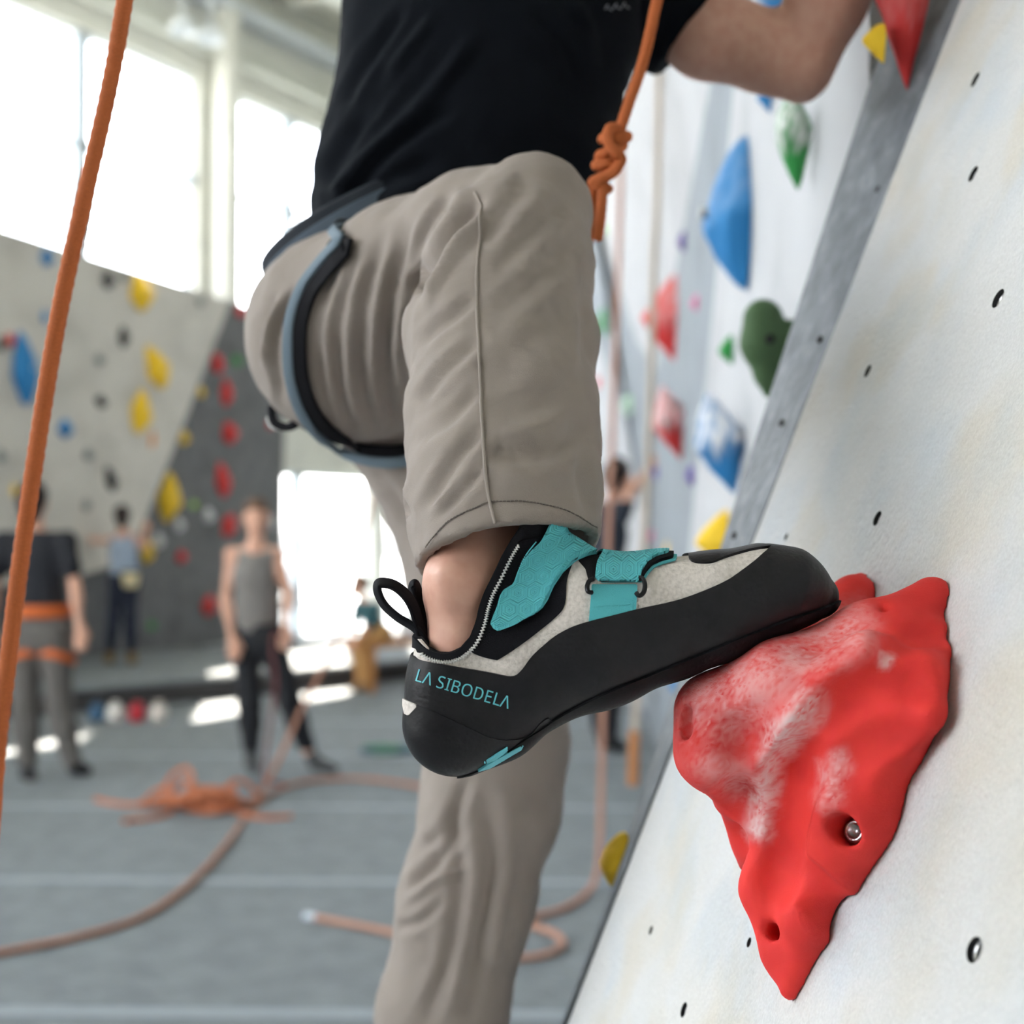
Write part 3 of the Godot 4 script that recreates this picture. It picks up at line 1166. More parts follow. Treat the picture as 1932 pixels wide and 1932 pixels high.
# ---------------------------------------------------------------- background holds
func hold_mesh(len_: float, wide: float, high: float, x: Transform3D, apex := 0.5, e_top := 0.55, e_low := 0.55, seed_ := 0, chalk := 0.0, heart := false) -> ArrayMesh:
	# a bolted-on hold: x along the wall, y up the wall, z out of it; chalk is white dust on its upper face
	var v := PackedVector3Array()
	var t := PackedInt32Array()
	var col := PackedColorArray()
	var nz := noise(2.2, FastNoiseLite.TYPE_SIMPLEX_SMOOTH, 2, seed_)
	var dust := noise(5.0, FastNoiseLite.TYPE_SIMPLEX_SMOOTH, 3, seed_ + 50)
	var R := 22
	var C := 18
	for i in R + 1:
		var f := float(i) / R
		f = 0.5 - 0.5 * cos(f * PI)
		var p := pow(f / apex, e_low) if f < apex else pow((1.0 - f) / (1.0 - apex), e_top)
		for k in C + 1:
			var a := PI * k / C
			var bump := 1.0 + 0.14 * nz.get_noise_3d(cos(a) * 0.7, f * 1.6, sin(a) * 0.7)
			var lx := cos(a) * 0.5 * wide * p * bump
			var ly := (f - 0.5) * len_
			if heart and f > 0.6:
				ly -= (1.0 - absf(cos(a))) * 0.0 + maxf(0.0, 0.35 - absf(sin(a) - 0.25)) * len_ * 0.45 * (f - 0.6) / 0.4
			var lz := pow(sin(a), 0.8) * high * p * bump
			v.append(x * Vector3(lx, ly, lz - 0.002))
			var c := 0.0
			if chalk > 0.0:
				c = smoothstep(0.40, 0.50, f + 0.22 * dust.get_noise_3d(cos(a) * 1.5, f * 3.0, sin(a) * 1.5)) * clampf(0.7 + dust.get_noise_3d(cos(a) * 4.0, f * 9.0, sin(a) * 4.0) * 1.5, 0.0, 1.0) * chalk
			col.append(Color(c, 0, 0))
	for i in R:
		for k in C:
			var o := i * (C + 1) + k
			t.append_array([o, o + 1, o + C + 1, o + C + 1, o + 1, o + C + 2])
	var n := normals(v, t)
	var mid := x.origin
	var good := 0.0
	for i in range(0, v.size(), 7):
		good += n[i].dot(v[i] - mid)
	if good < 0.0:
		for i in range(0, t.size(), 3):
			var s := t[i + 1]
			t[i + 1] = t[i + 2]
			t[i + 2] = s
		n = normals(v, t)
	return mesh_of(v, n, t, col)

func tinted(m: ArrayMesh, base: Color) -> ArrayMesh:
	# the dust weight in the red channel becomes a mix of the hold's own colour and chalk
	var a := m.surface_get_arrays(0)
	var c: PackedColorArray = a[Mesh.ARRAY_COLOR]
	var lin := base.srgb_to_linear()
	for i in c.size():
		var w := c[i].r
		c[i] = lin.lerp(Color(0.80, 0.79, 0.78), w)
	a[Mesh.ARRAY_COLOR] = c
	var o := ArrayMesh.new()
	o.add_surface_from_arrays(Mesh.PRIMITIVE_TRIANGLES, a)
	return o

const TINT := {"red": [206, 52, 52], "blue": [36, 120, 178], "yellow": [236, 194, 40], "green": [46, 140, 66], "black": [44, 44, 46], "grey": [120, 124, 122], "white": [222, 224, 226], "purple": [96, 72, 150], "pink": [214, 120, 160], "orange": [226, 150, 74], "olive": [88, 96, 72], "lime": [150, 196, 80], "pale_green": [176, 208, 180], "pale_red": [206, 110, 104]}
var hold_no := 0

func hold(base: Vector3, n: Vector3, up: Vector3, tilt: float, len_: float, wide: float, high: float, color: String, label: String, group := "", shape := [0.5, 0.55, 0.55], chalk := 0.0, heart := false) -> Node3D:
	hold_no += 1
	var u := (up - n * up.dot(n)).normalized().rotated(n, deg_to_rad(tilt))
	var side := u.cross(n)
	var x := Transform3D(Basis(side, u, n), base)
	var o := thing("climbing_hold", label, "hold", base, group)
	var q: Array = TINT[color]
	put("body", tinted(hold_mesh(len_, wide, high, x, shape[0], shape[1], shape[2], hold_no, chalk, heart), rgb8(q[0], q[1], q[2])), M.hold_any, o)
	if minf(len_, wide) > 0.16:
		var c := base + n * high * 0.96
		put("bolt", lathe([Vector2(0.014, -0.01), Vector2(0.014, 0.006), Vector2(0.010, 0.008), Vector2(0.007, 0.008), Vector2(0.006, 0.0), Vector2(0, 0.0)], Transform3D(Basis(side, n, u), c), 10), M.steel, o)
	return o

func holds_left() -> void:
	# px, py, width, height, tilt, colour, panel (0 pale, 1 dark), label
	var near_rows := [
		[87, 485, 30, 36, 0, "blue", 0, "small blue hold near the top edge of the pale panel"],
		[85, 597, 17, 26, 0, "blue", 0, "little blue knob above the long blue hold"],
		[43, 695, 56, 142, -8, "blue", 0, "long blue hold on the pale left panel"],
		[122, 808, 36, 36, 0, "blue", 0, "small round blue hold below the long blue hold"],
		[262, 550, 54, 74, -10, "yellow", 0, "topmost yellow hold on the pale panel"],
		[292, 693, 50, 92, -38, "yellow", 0, "slanting yellow hold in the middle of the pale panel"],
		[263, 776, 48, 88, 12, "yellow", 0, "upright yellow hold just under the slanting yellow hold"],
		[287, 828, 13, 36, 8, "orange", 0, "thin orange sliver hold under the yellow holds"],
		[202, 527, 32, 36, 0, "black", 0, "black round hold beside the topmost yellow hold"],
		[232, 520, 26, 20, 0, "grey", 0, "flat grey hold between the black hold and the topmost yellow hold"],
		[232, 635, 25, 42, 0, "black", 0, "oval black hold under the topmost yellow hold"],
		[187, 678, 23, 23, 0, "grey", 0, "small dark grey knob on the pale left panel"],
		[190, 757, 31, 24, 15, "black", 0, "flat black hold beside the upright yellow hold"],
		[166, 857, 25, 25, 0, "grey", 0, "small dark grey knob on the pale left panel"],
		[208, 903, 27, 54, -28, "black", 0, "slanting black hold low on the pale panel"],
		[163, 952, 20, 25, 0, "grey", 0, "small dark grey knob on the pale left panel"],
		[378, 567, 20, 22, 0, "grey", 0, "small dark grey knob on the pale left panel"],
		[18, 641, 22, 26, 0, "red", 0, "small red hold beside the long blue hold"],
		[1, 648, 22, 26, 0, "black", 0, "black hold touching the small red hold"],
		[1, 860, 22, 28, 0, "grey", 0, "small dark grey knob on the pale left panel"],
		[27, 925, 18, 24, 0, "yellow", 0, "small yellow hold behind the head of the man in black"],
		[452, 588, 24, 22, 0, "red", 1, "topmost red hold on the dark panel"],
		[480, 628, 26, 34, 0, "red", 1, "red hold at the right edge of the dark panel"],
		[445, 680, 28, 22, 0, "green", 1, "green hold on the dark panel beside the red holds"],
		[408, 685, 33, 40, -15, "red", 1, "rounded red hold on the edge of the dark panel"],
		[425, 740, 31, 52, 0, "red", 1, "second red hold in the column on the dark panel"],
		[430, 816, 40, 44, -20, "red", 1, "third red hold in the column on the dark panel"],
		[418, 905, 36, 70, -14, "red", 1, "tallest red hold in the column on the dark panel"],
		[430, 990, 34, 52, 40, "red", 1, "lowest red hold in the column beside the woman's head"],
		[378, 739, 19, 22, 0, "yellow", 1, "tiny yellow hold at the edge of the dark panel"],
		[325, 812, 22, 16, 0, "green", 1, "flat green hold at the edge of the pale panel"],
		[346, 825, 25, 29, 0, "yellow", 1, "small pale yellow hold on the dark panel"],
		[315, 937, 54, 96, 8, "yellow", 1, "large yellow egg-shaped hold on the dark panel"],
		[337, 990, 25, 25, 0, "white", 1, "small white hold on the dark panel"],
		[392, 972, 26, 28, 0, "white", 1, "small white hold on the dark panel"],
		[298, 1020, 26, 28, 0, "white", 1, "small white hold on the dark panel"],
		[365, 952, 22, 16, 0, "lime", 1, "small lime hold right of the large yellow egg-shaped hold"],
		[275, 1040, 34, 46, 10, "yellow", 1, "yellow hold beside the climber in the pale blue top"],
		[341, 1050, 28, 25, 0, "red", 1, "dull red hold low on the dark panel"],
		[392, 1142, 34, 42, 25, "red", 1, "red hold beside the woman's arm"],
		[286, 1180, 19, 19, 0, "green", 1, "small green hold near the foot of the dark panel"],
		[515, 985, 15, 30, 0, "white", 1, "narrow white hold at the right edge of the dark panel"],
		[509, 800, 14, 18, 0, "red", 1, "tiny red hold at the right edge of the dark panel"]]
	for r in near_rows:
		var back: float = 0.0 if r[6] == 0 else 0.28
		var p := left_at(r[0], r[1], back)
		var d := depth(p)
		var wide: float = r[2] * d / FPX * 1.12
		var len_: float = r[3] * d / FPX
		var g := ""
		if r[7] == "small dark grey knob on the pale left panel":
			g = "dark grey knobs on the pale panel"
		elif r[7] == "small white hold on the dark panel":
			g = "white holds on the dark panel"
		hold(p, CN, Vector3.UP, -r[4], len_, wide, minf(wide, len_) * 0.42, r[5], r[7], g, [0.42, 0.6, 0.5], 0.0)

func holds_right() -> void:
	var rn := Vector3(-1.0, 0, -0.08).normalized() * 1.0
	rn = Vector3(-0.9968, 0, -0.0797)
	# px of the foot on the wall, py of the middle, height and reach in pixels, colour, label, shape, chalk
	var rows := [
		[1408, 402, 292, 84, "blue", "long blue lens-shaped hold on the distant wall", [0.42, 0.55, 0.6], 0.12, false],
		[1380, 660, 58, 26, "green", "small green hold beside the heart-shaped hold", [0.45, 0.6, 0.8], 0.0, false],
		[1372, 1012, 104, 62, "yellow", "large yellow hold just above the shoe's toe", [0.4, 0.7, 0.6], 0.0, false],
		[1276, 600, 172, 68, "red", "large dark red pointed hold between two hanging ropes", [0.5, 0.85, 0.85], 0.3, false],
		[1284, 226, 112, 42, "red", "red hold with chalky middle high on the white facet", [0.4, 0.6, 0.8], 0.45, false],
		[1664, 82, 76, 40, "yellow", "yellow hold peeking out beside the grey edge board", [0.6, 0.5, 0.8], 0.0, false],
		[1452, 190, 46, 26, "blue", "small blue hold just below the climber's forearm", [0.6, 0.5, 0.85], 0.0, false],
		[1475, 0, 60, 50, "blue", "blue hold in the crook of the climber's arm", [0.6, 0.5, 0.8], 0.3, false],
		[1300, 1296, 52, 38, "blue", "blue hold under the shoe's sole beside the red hold", [0.5, 0.5, 0.6], 0.0, false]]
	for r in rows:
		var k: float = (r[0] - CPX) / FPX
		var d := 0.30 / (k - 0.08)
		var p := at(r[0], r[1], d)
		var len_: float = r[2] * d / FPX
		var high: float = r[3] * d / FPX
		hold(p, rn, Vector3.UP, 0.0, len_, clampf(len_ * 0.6, high, high * 2.0), high, r[4], r[5], "", r[6], r[7], r[8])
	# larger ones that turn their faces to the hall
	var facing := [
		[1487, 272, 78, 172, 0.0, "green", "green leaf-shaped hold with chalky top under the climber's elbow", [0.62, 0.45, 0.8], 0.85],
		[1352, 836, 108, 200, -14.0, "blue", "blue wedge hold with a white chalked top", [0.52, 0.75, 0.85], 0.95],
		[1262, 797, 78, 146, -14.0, "red", "red diamond hold with chalk on its upper half", [0.5, 0.85, 0.9], 0.75]]
	for r in facing:
		var k: float = (r[0] + r[2] * 0.4 - CPX) / FPX
		var d := 0.30 / (k - 0.08)
		var p := at(r[0], r[1], d)
		var to := (EYE - p).normalized()
		var sz := d / FPX
		hold(p - rn * 0.01, rn.lerp(to, 0.8).normalized(), Vector3.UP, -r[4], r[3] * sz, r[2] * sz * 0.95, r[2] * sz * 0.5, r[5], r[6], "", r[7], r[8])
	# heart-shaped hold: two lobes that meet in a point
	var hd := 2.12
	var hm := hd / FPX
	var hs := Sdf.new()
	hs.k = 0.012
	var hz := look * Vector3(0.35, 0, 1)
	hs.chain([[at(1440, 604, hd), 40.0 * hm, 0.8], [at(1437, 650, hd), 40.0 * hm, 0.8], [at(1444, 708, hd), 20.0 * hm, 0.9], [at(1448, 748, hd), 5.0 * hm, 1.0]], hz)
	hs.chain([[at(1494, 618, hd), 16.0 * hm, 1.0], [at(1478, 670, hd), 16.0 * hm, 1.0], [at(1452, 735, hd), 6.0 * hm, 1.0]], hz)
	hs.add(at(1455, 640, hd), at(1480, 650, hd), 26.0 * hm, 20.0 * hm, hz, 0.8)
	var ho := thing("climbing_hold", "dark green heart-shaped hold beside the grey edge board", "hold", at(1450, 660, hd))
	var hb := net(hs, 0.0042)
	var hcol := PackedColorArray()
	hcol.resize((hb.v as PackedVector3Array).size())
	hcol.fill(rgb8(66, 92, 58).srgb_to_linear())
	put("body", solid(hb, hcol), M.hold_any, ho)
	put("bolt", lathe([Vector2(0.008, -0.01), Vector2(0.008, 0.004), Vector2(0.005, 0.005), Vector2(0.004, 0.0), Vector2(0, 0.0)], Transform3D(Basis(Vector3.RIGHT, PI * 0.5), march(hs, 1452, 640, 0.001, 1.6, 3.0)), 12), M.dark_hole, ho)
	# small holds on the further facets, which face the viewer more
	var fn := (EYE - at(1200, 600, 10.0)).normalized().lerp(Vector3(-1, 0, 0), 0.35).normalized()
	var small := [
		[1207, 298, 26, 36, "blue", "little blue hold right of the tie-in knot"],
		[1248, 412, 26, 34, "purple", "purple hold near the hanging rope, upper of two"],
		[1290, 456, 24, 40, "purple", "indigo hold on the edge of the grey facet"],
		[1316, 572, 26, 34, "pink", "pale purple hold on the grey facet"],
		[1145, 608, 36, 62, "green", "bright green hold beside the climber's shin"],
		[1190, 766, 36, 46, "pale_green", "pale green chalky hold between the hanging ropes"],
		[1134, 722, 28, 30, "red", "small red hold beside the climber's trouser leg"],
		[1146, 430, 24, 40, "lime", "lime hold behind the rope tails"],
		[1243, 893, 26, 32, "purple", "dark purple hold by the raised hand of the man at the wall"],
		[1306, 897, 26, 40, "purple", "dark purple hold low on the grey facet"],
		[1237, 1012, 32, 32, "pink", "pink hold above the front strap of the shoe"],
		[1266, 1034, 26, 34, "yellow", "small yellow hold beside the pink hold"],
		[1118, 625, 20, 40, "orange", "orange hold hidden behind the climber's shin"],
		[1246, 1312, 26, 50, "grey", "grey hold under the arch of the shoe's sole"]]
	for r in small:
		var d: float = far_depth(r[0]) - 0.10
		var p := at(r[0], r[1], d)
		var sz: float = d / FPX
		hold(p, fn, Vector3.UP, 0.0, r[3] * sz, r[2] * sz, r[2] * sz * 0.5, r[4], r[5], "", [0.45, 0.55, 0.6], 0.0)
	# holds on the near panel's edge board
	var top := at(1706, 38, 1.44)
	hold(top, NW.lerp((EYE - top).normalized(), 0.7).normalized(), UW, 17.0, 0.155, 0.064, 0.034, "red", "pointed red hold at the top of the grey edge board", "", [0.72, 0.35, 0.95], 0.12)
	var low := at(1172, 1625, 1.50)
	hold(low, Vector3(-0.98, 0.1, 0.2).normalized(), UW, -2.0, 0.070, 0.05, 0.027, "yellow", "yellow crescent hold low on the grey edge board", "", [0.45, 0.42, 0.45], 0.0)

# ---------------------------------------------------------------- the red hold under the toe
func red_hold() -> void:
	var o := thing("climbing_hold", "big chalky red hold with ridges and bolt holes under the shoe's toe", "hold", wall_at(1600, 1450))
	var sd := Sdf.new()
	sd.k = 0.016
	var P := func(px: float, py: float, h: float) -> Vector3: return wall_at(px, py, h)
	# main face with the bolt
	sd.add(P.call(1690, 1290, 0.015), P.call(1610, 1520, 0.020), 0.030, 0.034)
	sd.add(P.call(1610, 1520, 0.020), P.call(1540, 1700, 0.012), 0.034, 0.026)
	sd.add(P.call(1540, 1690, 0.012), P.call(1492, 1868, 0.004), 0.026, 0.007)
	sd.add(P.call(1480, 1690, 0.022), P.call(1488, 1830, 0.004), 0.016, 0.010)
	sd.add(P.call(1730, 1240, 0.012), P.call(1700, 1400, 0.010), 0.020, 0.020)
	# upper right wing
	sd.add(P.call(1755, 1130, 0.006), P.call(1640, 1200, 0.042), 0.012, 0.022)
	sd.add(P.call(1770, 1215, 0.004), P.call(1620, 1290, 0.05), 0.010, 0.022)
	sd.add(P.call(1640, 1200, 0.042), P.call(1480, 1290, 0.085), 0.022, 0.030)
	# curved ridge: from the shoulder round and down to the lower edge
	sd.add(P.call(1640, 1250, 0.055), P.call(1510, 1350, 0.082), 0.022, 0.022)
	sd.add(P.call(1510, 1350, 0.082), P.call(1440, 1450, 0.078), 0.022, 0.016)
	sd.add(P.call(1440, 1450, 0.078), P.call(1428, 1560, 0.062), 0.016, 0.012)
	sd.add(P.call(1428, 1560, 0.062), P.call(1432, 1680, 0.040), 0.012, 0.011)
	sd.add(P.call(1432, 1680, 0.040), P.call(1470, 1790, 0.015), 0.011, 0.012)
	# second ridge
	sd.add(P.call(1680, 1320, 0.042), P.call(1560, 1420, 0.052), 0.014, 0.014)
	sd.add(P.call(1560, 1420, 0.052), P.call(1510, 1520, 0.048), 0.014, 0.013)
	sd.add(P.call(1510, 1520, 0.048), P.call(1490, 1660, 0.034), 0.013, 0.010)
	# big lobe to the left, undercut below
	sd.add(P.call(1470, 1300, 0.090), P.call(1350, 1345, 0.118), 0.034, 0.026)
	sd.add(P.call(1350, 1345, 0.118), P.call(1345, 1420, 0.112), 0.026, 0.024)
	sd.add(P.call(1345, 1420, 0.112), P.call(1390, 1500, 0.075), 0.024, 0.016)
	sd.add(P.call(1390, 1500, 0.070), P.call(1420, 1620, 0.030), 0.016, 0.012)
	sd.add(P.call(1500, 1400, 0.05), P.call(1430, 1420, 0.06), 0.035, 0.03)
	sd.add(P.call(1520, 1600, 0.02), P.call(1450, 1600, 0.03), 0.02, 0.02)
	# far wing behind the toe
	sd.add(P.call(1480, 1260, 0.06), P.call(1606, 1130, 0.012), 0.028, 0.014)
	sd.add(P.call(1606, 1130, 0.012), P.call(1624, 1098, 0.002), 0.014, 0.008)
	# the hold is solid down to the wall
	for i in sd.all.duplicate():
		var a: Vector3 = sd.a[i]
		var e: Vector3 = a + sd.ab[i]
		var ha := NW.dot(a - OW)
		var he := NW.dot(e - OW)
		if maxf(ha, he) > 0.035:
			sd.add(a - NW * ha * 0.55, e - NW * he * 0.55, sd.ra[i] * 1.1, (sd.ra[i] + sd.rd[i]) * 1.1)
	var bores := []
	for h in [[1578, 1555, 0.0102, 0.030], [1453, 1752, 0.0060, 0.022], [1463, 1604, 0.0052, 0.014], [1652, 1246, 0.0048, 0.010], [1660, 1146, 0.0032, 0.006], [1290, 1345, 0.006, 0.008], [1290, 1376, 0.006, 0.008]]:
		var p := march(sd, h[0], h[1])
		if p != Vector3.INF:
			bores.append([p + slope(sd, p) * 0.004, p - (NW * 0.5 - ray(h[0], h[1]) * 0.5).normalized() * h[3], h[2]])
	# valleys between the ridges, laid along the surface
	var grooves := []
	for g in [[[[1712, 1286], [1640, 1312], [1570, 1356], [1520, 1416], [1488, 1480], [1470, 1550], [1462, 1610], [1456, 1670]], 0.0165, 0.08], [[[1492, 1650], [1525, 1672], [1560, 1712], [1592, 1742]], 0.011, 0.15], [[[1786, 1184], [1730, 1200], [1668, 1216]], 0.008, 0.5], [[[1392, 1492], [1392, 1545], [1396, 1600]], 0.013, 0.15], [[[1400, 1400], [1440, 1350], [1500, 1300]], 0.013, 0.5], [[[1700, 1370], [1640, 1400], [1590, 1450]], 0.013, 0.45]]:
		var last := Vector3.INF
		var run := []
		var lo := Vector3.ONE * 1e9
		var hi := Vector3.ONE * -1e9
		for q in curve2(g[0], 2, false):
			var p := march(sd, q.x, q.y)
			if p == Vector3.INF:
				continue
			p += slope(sd, p) * (g[1] * g[2])
			if last != Vector3.INF and last.distance_to(p) < 0.05:
				run.append([last, p, g[1]])
			lo = lo.min(p)
			hi = hi.max(p)
			last = p
		grooves.append({"box": AABB(lo, hi - lo).grow(g[1] + 0.014), "run": run})
	var cutter := func(p: Vector3, d: float) -> float:
		if d > 0.02 or d < -0.04:
			return d
		d = maxf(d, -(NW.dot(p - OW)))
		for b in bores:
			var ba: Vector3 = b[1] - b[0]
			var h := clampf((p - b[0]).dot(ba) / ba.length_squared(), 0.0, 1.0)
			var e: float = (p - (b[0] as Vector3) - ba * h).length() - b[2]
			# smooth subtraction keeps the mouth of the hole rounded
			var kk := 0.006
			var m := -e
			var hh := maxf(kk - absf(d - m), 0.0) / kk
			d = maxf(d, m) + hh * hh * kk * 0.25
		for gr in grooves:
			if not (gr.box as AABB).has_point(p):
				continue
			for b in gr.run:
				var ba: Vector3 = b[1] - b[0]
				var h := clampf((p - b[0]).dot(ba) / ba.length_squared(), 0.0, 1.0)
				var m: float = -((p - (b[0] as Vector3) - ba * h).length() - b[2])
				var kk := 0.012
				var hh := maxf(kk - absf(d - m), 0.0) / kk
				d = maxf(d, m) + hh * hh * kk * 0.25
		return d
	var b := net(sd, 0.0028, cutter)
	# chalk: rubbed on where hands and feet go, in grainy patches
	var g1 := noise(26.0, FastNoiseLite.TYPE_SIMPLEX_SMOOTH, 3, 201)
	var g2 := noise(420.0, FastNoiseLite.TYPE_SIMPLEX, 2, 202)
	var marks := [[1520, 1330, 1470, 1395, 26, 0.8], [1450, 1440, 1432, 1560, 20, 0.75], [1440, 1270, 1350, 1330, 60, 0.42], [1500, 1240, 1600, 1190, 40, 0.42], [1340, 1440, 1400, 1470, 30, 0.3], [1575, 1440, 1565, 1500, 20, 0.45], [1310, 1330, 1330, 1440, 40, 0.12], [1668, 1252, 1672, 1240, 9, 0.5]]
	var col := PackedColorArray()
	var red := rgb8(232, 54, 48).srgb_to_linear()
	var deep := rgb8(200, 38, 36).srgb_to_linear()
	var chalk := Color(0.84, 0.76, 0.75)
	for i in (b.v as PackedVector3Array).size():
		var p: Vector3 = b.v[i]
		var q := pix(p)
		var n: Vector3 = b.n[i]
		var w := 0.0
		for m in marks:
			var a := Vector2(m[0], m[1])
			var ab := Vector2(m[2], m[3]) - a
			var h := clampf((q - a).dot(ab) / ab.length_squared(), 0.0, 1.0)
			w = maxf(w, m[5] * smoothstep(m[4] * 2.2, 0.0, (q - a - ab * h).length() + 14.0 * g1.get_noise_3dv(p * 1.7)))
		w *= clampf(0.75 + g1.get_noise_3dv(p) * 0.7 + g2.get_noise_3dv(p) * 0.7, 0.0, 1.0)
		col.append(red.lerp(deep, clampf(0.3 + g1.get_noise_3dv(p * 0.6) * 0.9, 0.0, 0.7)).lerp(chalk, w))
	put("body", solid(b, col), M.hold_red, o)
	var bd := (NW * 0.5 - ray(1578, 1555) * 0.5).normalized()
	var c: Vector3 = bores[0][1] + bd * 0.002
	var u := (UW - bd * UW.dot(bd)).normalized()
	put("bolt", lathe([Vector2(0.0085, -0.006), Vector2(0.0085, 0.004), Vector2(0.007, 0.006), Vector2(0.0045, 0.006), Vector2(0.004, 0.001), Vector2(0.0, 0.001)], Transform3D(Basis(u, bd, u.cross(bd)), c), 14), M.steel, o).set_meta("label", "steel socket bolt")

# ---------------------------------------------------------------- the shoe
var foot: Sdf

func shoe() -> void:
	var o := thing("climbing_shoe", "black rubber climbing shoe with grey suede and two teal straps", "shoe", at(1180, 1180, SHOE_D))
	foot = Sdf.new()
	foot.k = 0.013
	foot.power = 2.5
	var z := look * Vector3(0, 0, 1)
	var mm := SHOE_D / FPX
	var P := func(px: float, py: float) -> Vector3: return at(px, py, SHOE_D)
	var rows := [[[866, 1290, 82, 0.86], [860, 1362, 78, 0.86]], [[860, 1362, 78, 0.86], [930, 1335, 78, 0.9]], [[930, 1335, 78, 0.9], [1010, 1258, 92, 0.95]], [[1010, 1236, 112, 0.84], [1120, 1190, 124, 0.80]], [[1120, 1190, 124, 0.80], [1250, 1163, 98, 1.05]], [[1250, 1163, 98, 1.05], [1350, 1140, 84, 1.25]], [[1350, 1140, 84, 1.25], [1440, 1112, 68, 1.4]], [[1440, 1112, 68, 1.4], [1490, 1108, 54, 1.45]], [[1490, 1108, 54, 1.45], [1545, 1124, 22, 1.9]],
		[[866, 1290, 80, 0.86], [884, 1180, 86, 0.86]], [[884, 1180, 86, 0.86], [960, 1000, 90, 0.9]], [[1000, 1180, 108, 0.82], [1040, 1100, 80, 0.82]]]
	for r in rows:
		foot.add(P.call(r[0][0], r[0][1]), P.call(r[1][0], r[1][1]), r[0][2] * mm, r[1][2] * mm, z, (r[0][3] + r[1][3]) * 0.5)
	var b := net(foot, 0.0021)
	# side-view pattern coordinates, the same on both sides of the shoe
	var q := PackedVector2Array()
	var near := PackedByteArray()
	var inv := look.inverse()
	for p in (b.v as PackedVector3Array):
		var c := inv * (p - EYE)
		var d := -c.z
		near.append(1 if d < SHOE_D else 0)
		if d > SHOE_D:
			d = 2.0 * SHOE_D - d
		q.append(Vector2(CPX + FPX * c.x / d, CPX - FPX * c.y / d))
	b.near = near
	var m := 0.001
	# lining and collar
	var collar := [[786, 1196], [806, 1220], [826, 1230], [848, 1231], [868, 1222], [886, 1202], [898, 1172], [904, 1146], [914, 1116], [930, 1084], [946, 1050], [962, 1022], [980, 996]]
	var lining := poly([[700, 1196]] + collar + [[990, 940], [1160, 940], [1300, 1000], [1640, 1000], [1640, 1600], [700, 1600]])
	put("lining", shell(b, q, lining, 1.2 * m, -2.5 * m), M.mesh, o)
	# suede upper
	var up_edge := []
	for p in collar:
		up_edge.append([p[0] + 10.0, p[1] + 9.0])
	var upper := poly([[700, 1222]] + up_edge.slice(0, 10) + [[955, 1056], [1084, 1056], [1100, 985], [1160, 985], [1320, 1000], [1640, 1000], [1640, 1500], [700, 1500]])
	put("upper", shell(b, q, upper, 2.4 * m, 0.5 * m), M.suede, o).set_meta("label", "pale grey suede upper")
	# zigzag bound collar
	var band := []
	for p in collar:
		band.append([p[0] - 3.0, p[1] - 3.0])
	var outer := []
	var dense := curve2(collar, 6, false)
	for i in dense.size():
		var a := dense[maxi(i - 1, 0)]
		var c := dense[mini(i + 1, dense.size() - 1)]
		var w := (c - a).normalized()
		var s := Vector2(-w.y, w.x)
		outer.append(dense[i] + s * (15.0 if i % 2 == 0 else 11.0))
	outer.reverse()
	var trim := PackedVector2Array()
	for p in dense:
		trim.append(p)
	for p in outer:
		trim.append(p)
	put("collar_binding", shell(b, q, trim, 4.2 * m, 0.5 * m), M.webbing, o).set_meta("label", "black knitted collar binding")
	# hook-and-loop patch and mesh tongue
	put("fastening_patch", shell(b, q, curve2([[960, 1036], [1000, 1015], [1088, 1020], [1084, 1053], [1072, 1094], [1068, 1140], [1050, 1166], [990, 1212], [947, 1241], [935, 1243], [896, 1232], [890, 1220], [902, 1186], [910, 1146], [926, 1109], [942, 1070]], 4), 3.6 * m, 1.0 * m), M.velcro, o).set_meta("label", "black hook-and-loop fastening patch")
	put("tongue", shell(b, q, poly([[1084, 1050], [1100, 985], [1190, 985], [1160, 1030], [1124, 1090], [1113, 1108], [1104, 1078], [1090, 1062]]), 3.4 * m, 1.0 * m), M.mesh, o).set_meta("label", "black mesh tongue")
	put("tongue", shell(b, q, curve2([[1200, 1000], [1262, 1000], [1278, 1046], [1268, 1058], [1236, 1063], [1205, 1064]], 4), 3.4 * m, 1.0 * m), M.mesh, o)
	# rubber: rand, heel, toe patch, sole
	var rand := curve2([[700, 1236], [780, 1236], [800, 1246], [860, 1256], [930, 1268], [968, 1274], [985, 1262], [1003, 1238], [1030, 1214], [1062, 1192], [1105, 1174], [1200, 1151], [1260, 1138], [1310, 1124], [1360, 1104], [1400, 1082], [1430, 1062], [1452, 1042], [1462, 1020], [1480, 990], [1640, 990], [1640, 1560], [700, 1560]], 4)
	put("rand", shell(b, q, rand, 4.6 * m, 1.0 * m), M.rubber, o).set_meta("label", "black rubber rand round the shoe")
	put("toe_patch", shell(b, q, curve2([[1300, 1058], [1306, 1066], [1322, 1069], [1344, 1068], [1372, 1058], [1420, 1045], [1470, 1034], [1480, 1000], [1430, 990], [1330, 1020], [1306, 1046]], 4), 4.3 * m, 1.0 * m), M.rubber, o)
	put("heel_cup", shell(b, q, curve2([[700, 1322], [772, 1324], [800, 1331], [840, 1348], [880, 1367], [930, 1388], [985, 1384], [1040, 1352], [1040, 1560], [700, 1560]], 4), 5.4 * m, 2.0 * m), M.rubber, o)
	put("sole", shell(b, q, curve2([[800, 1470], [812, 1446], [838, 1452], [880, 1447], [940, 1416], [1000, 1374], [1060, 1335], [1130, 1302], [1200, 1272], [1290, 1236], [1380, 1200], [1470, 1164], [1540, 1140], [1600, 1122], [1640, 1130], [1640, 1560], [800, 1560]], 4), 6.6 * m, 2.0 * m), M.sole, o)
	put("heel_spot", shell(b, q, poly([[772, 1317], [798, 1329], [783, 1349], [777, 1346]]), 5.9 * m, 4.0 * m, 0.01, 1), M.suede, o).set_meta("label", "small pale triangle on the heel")
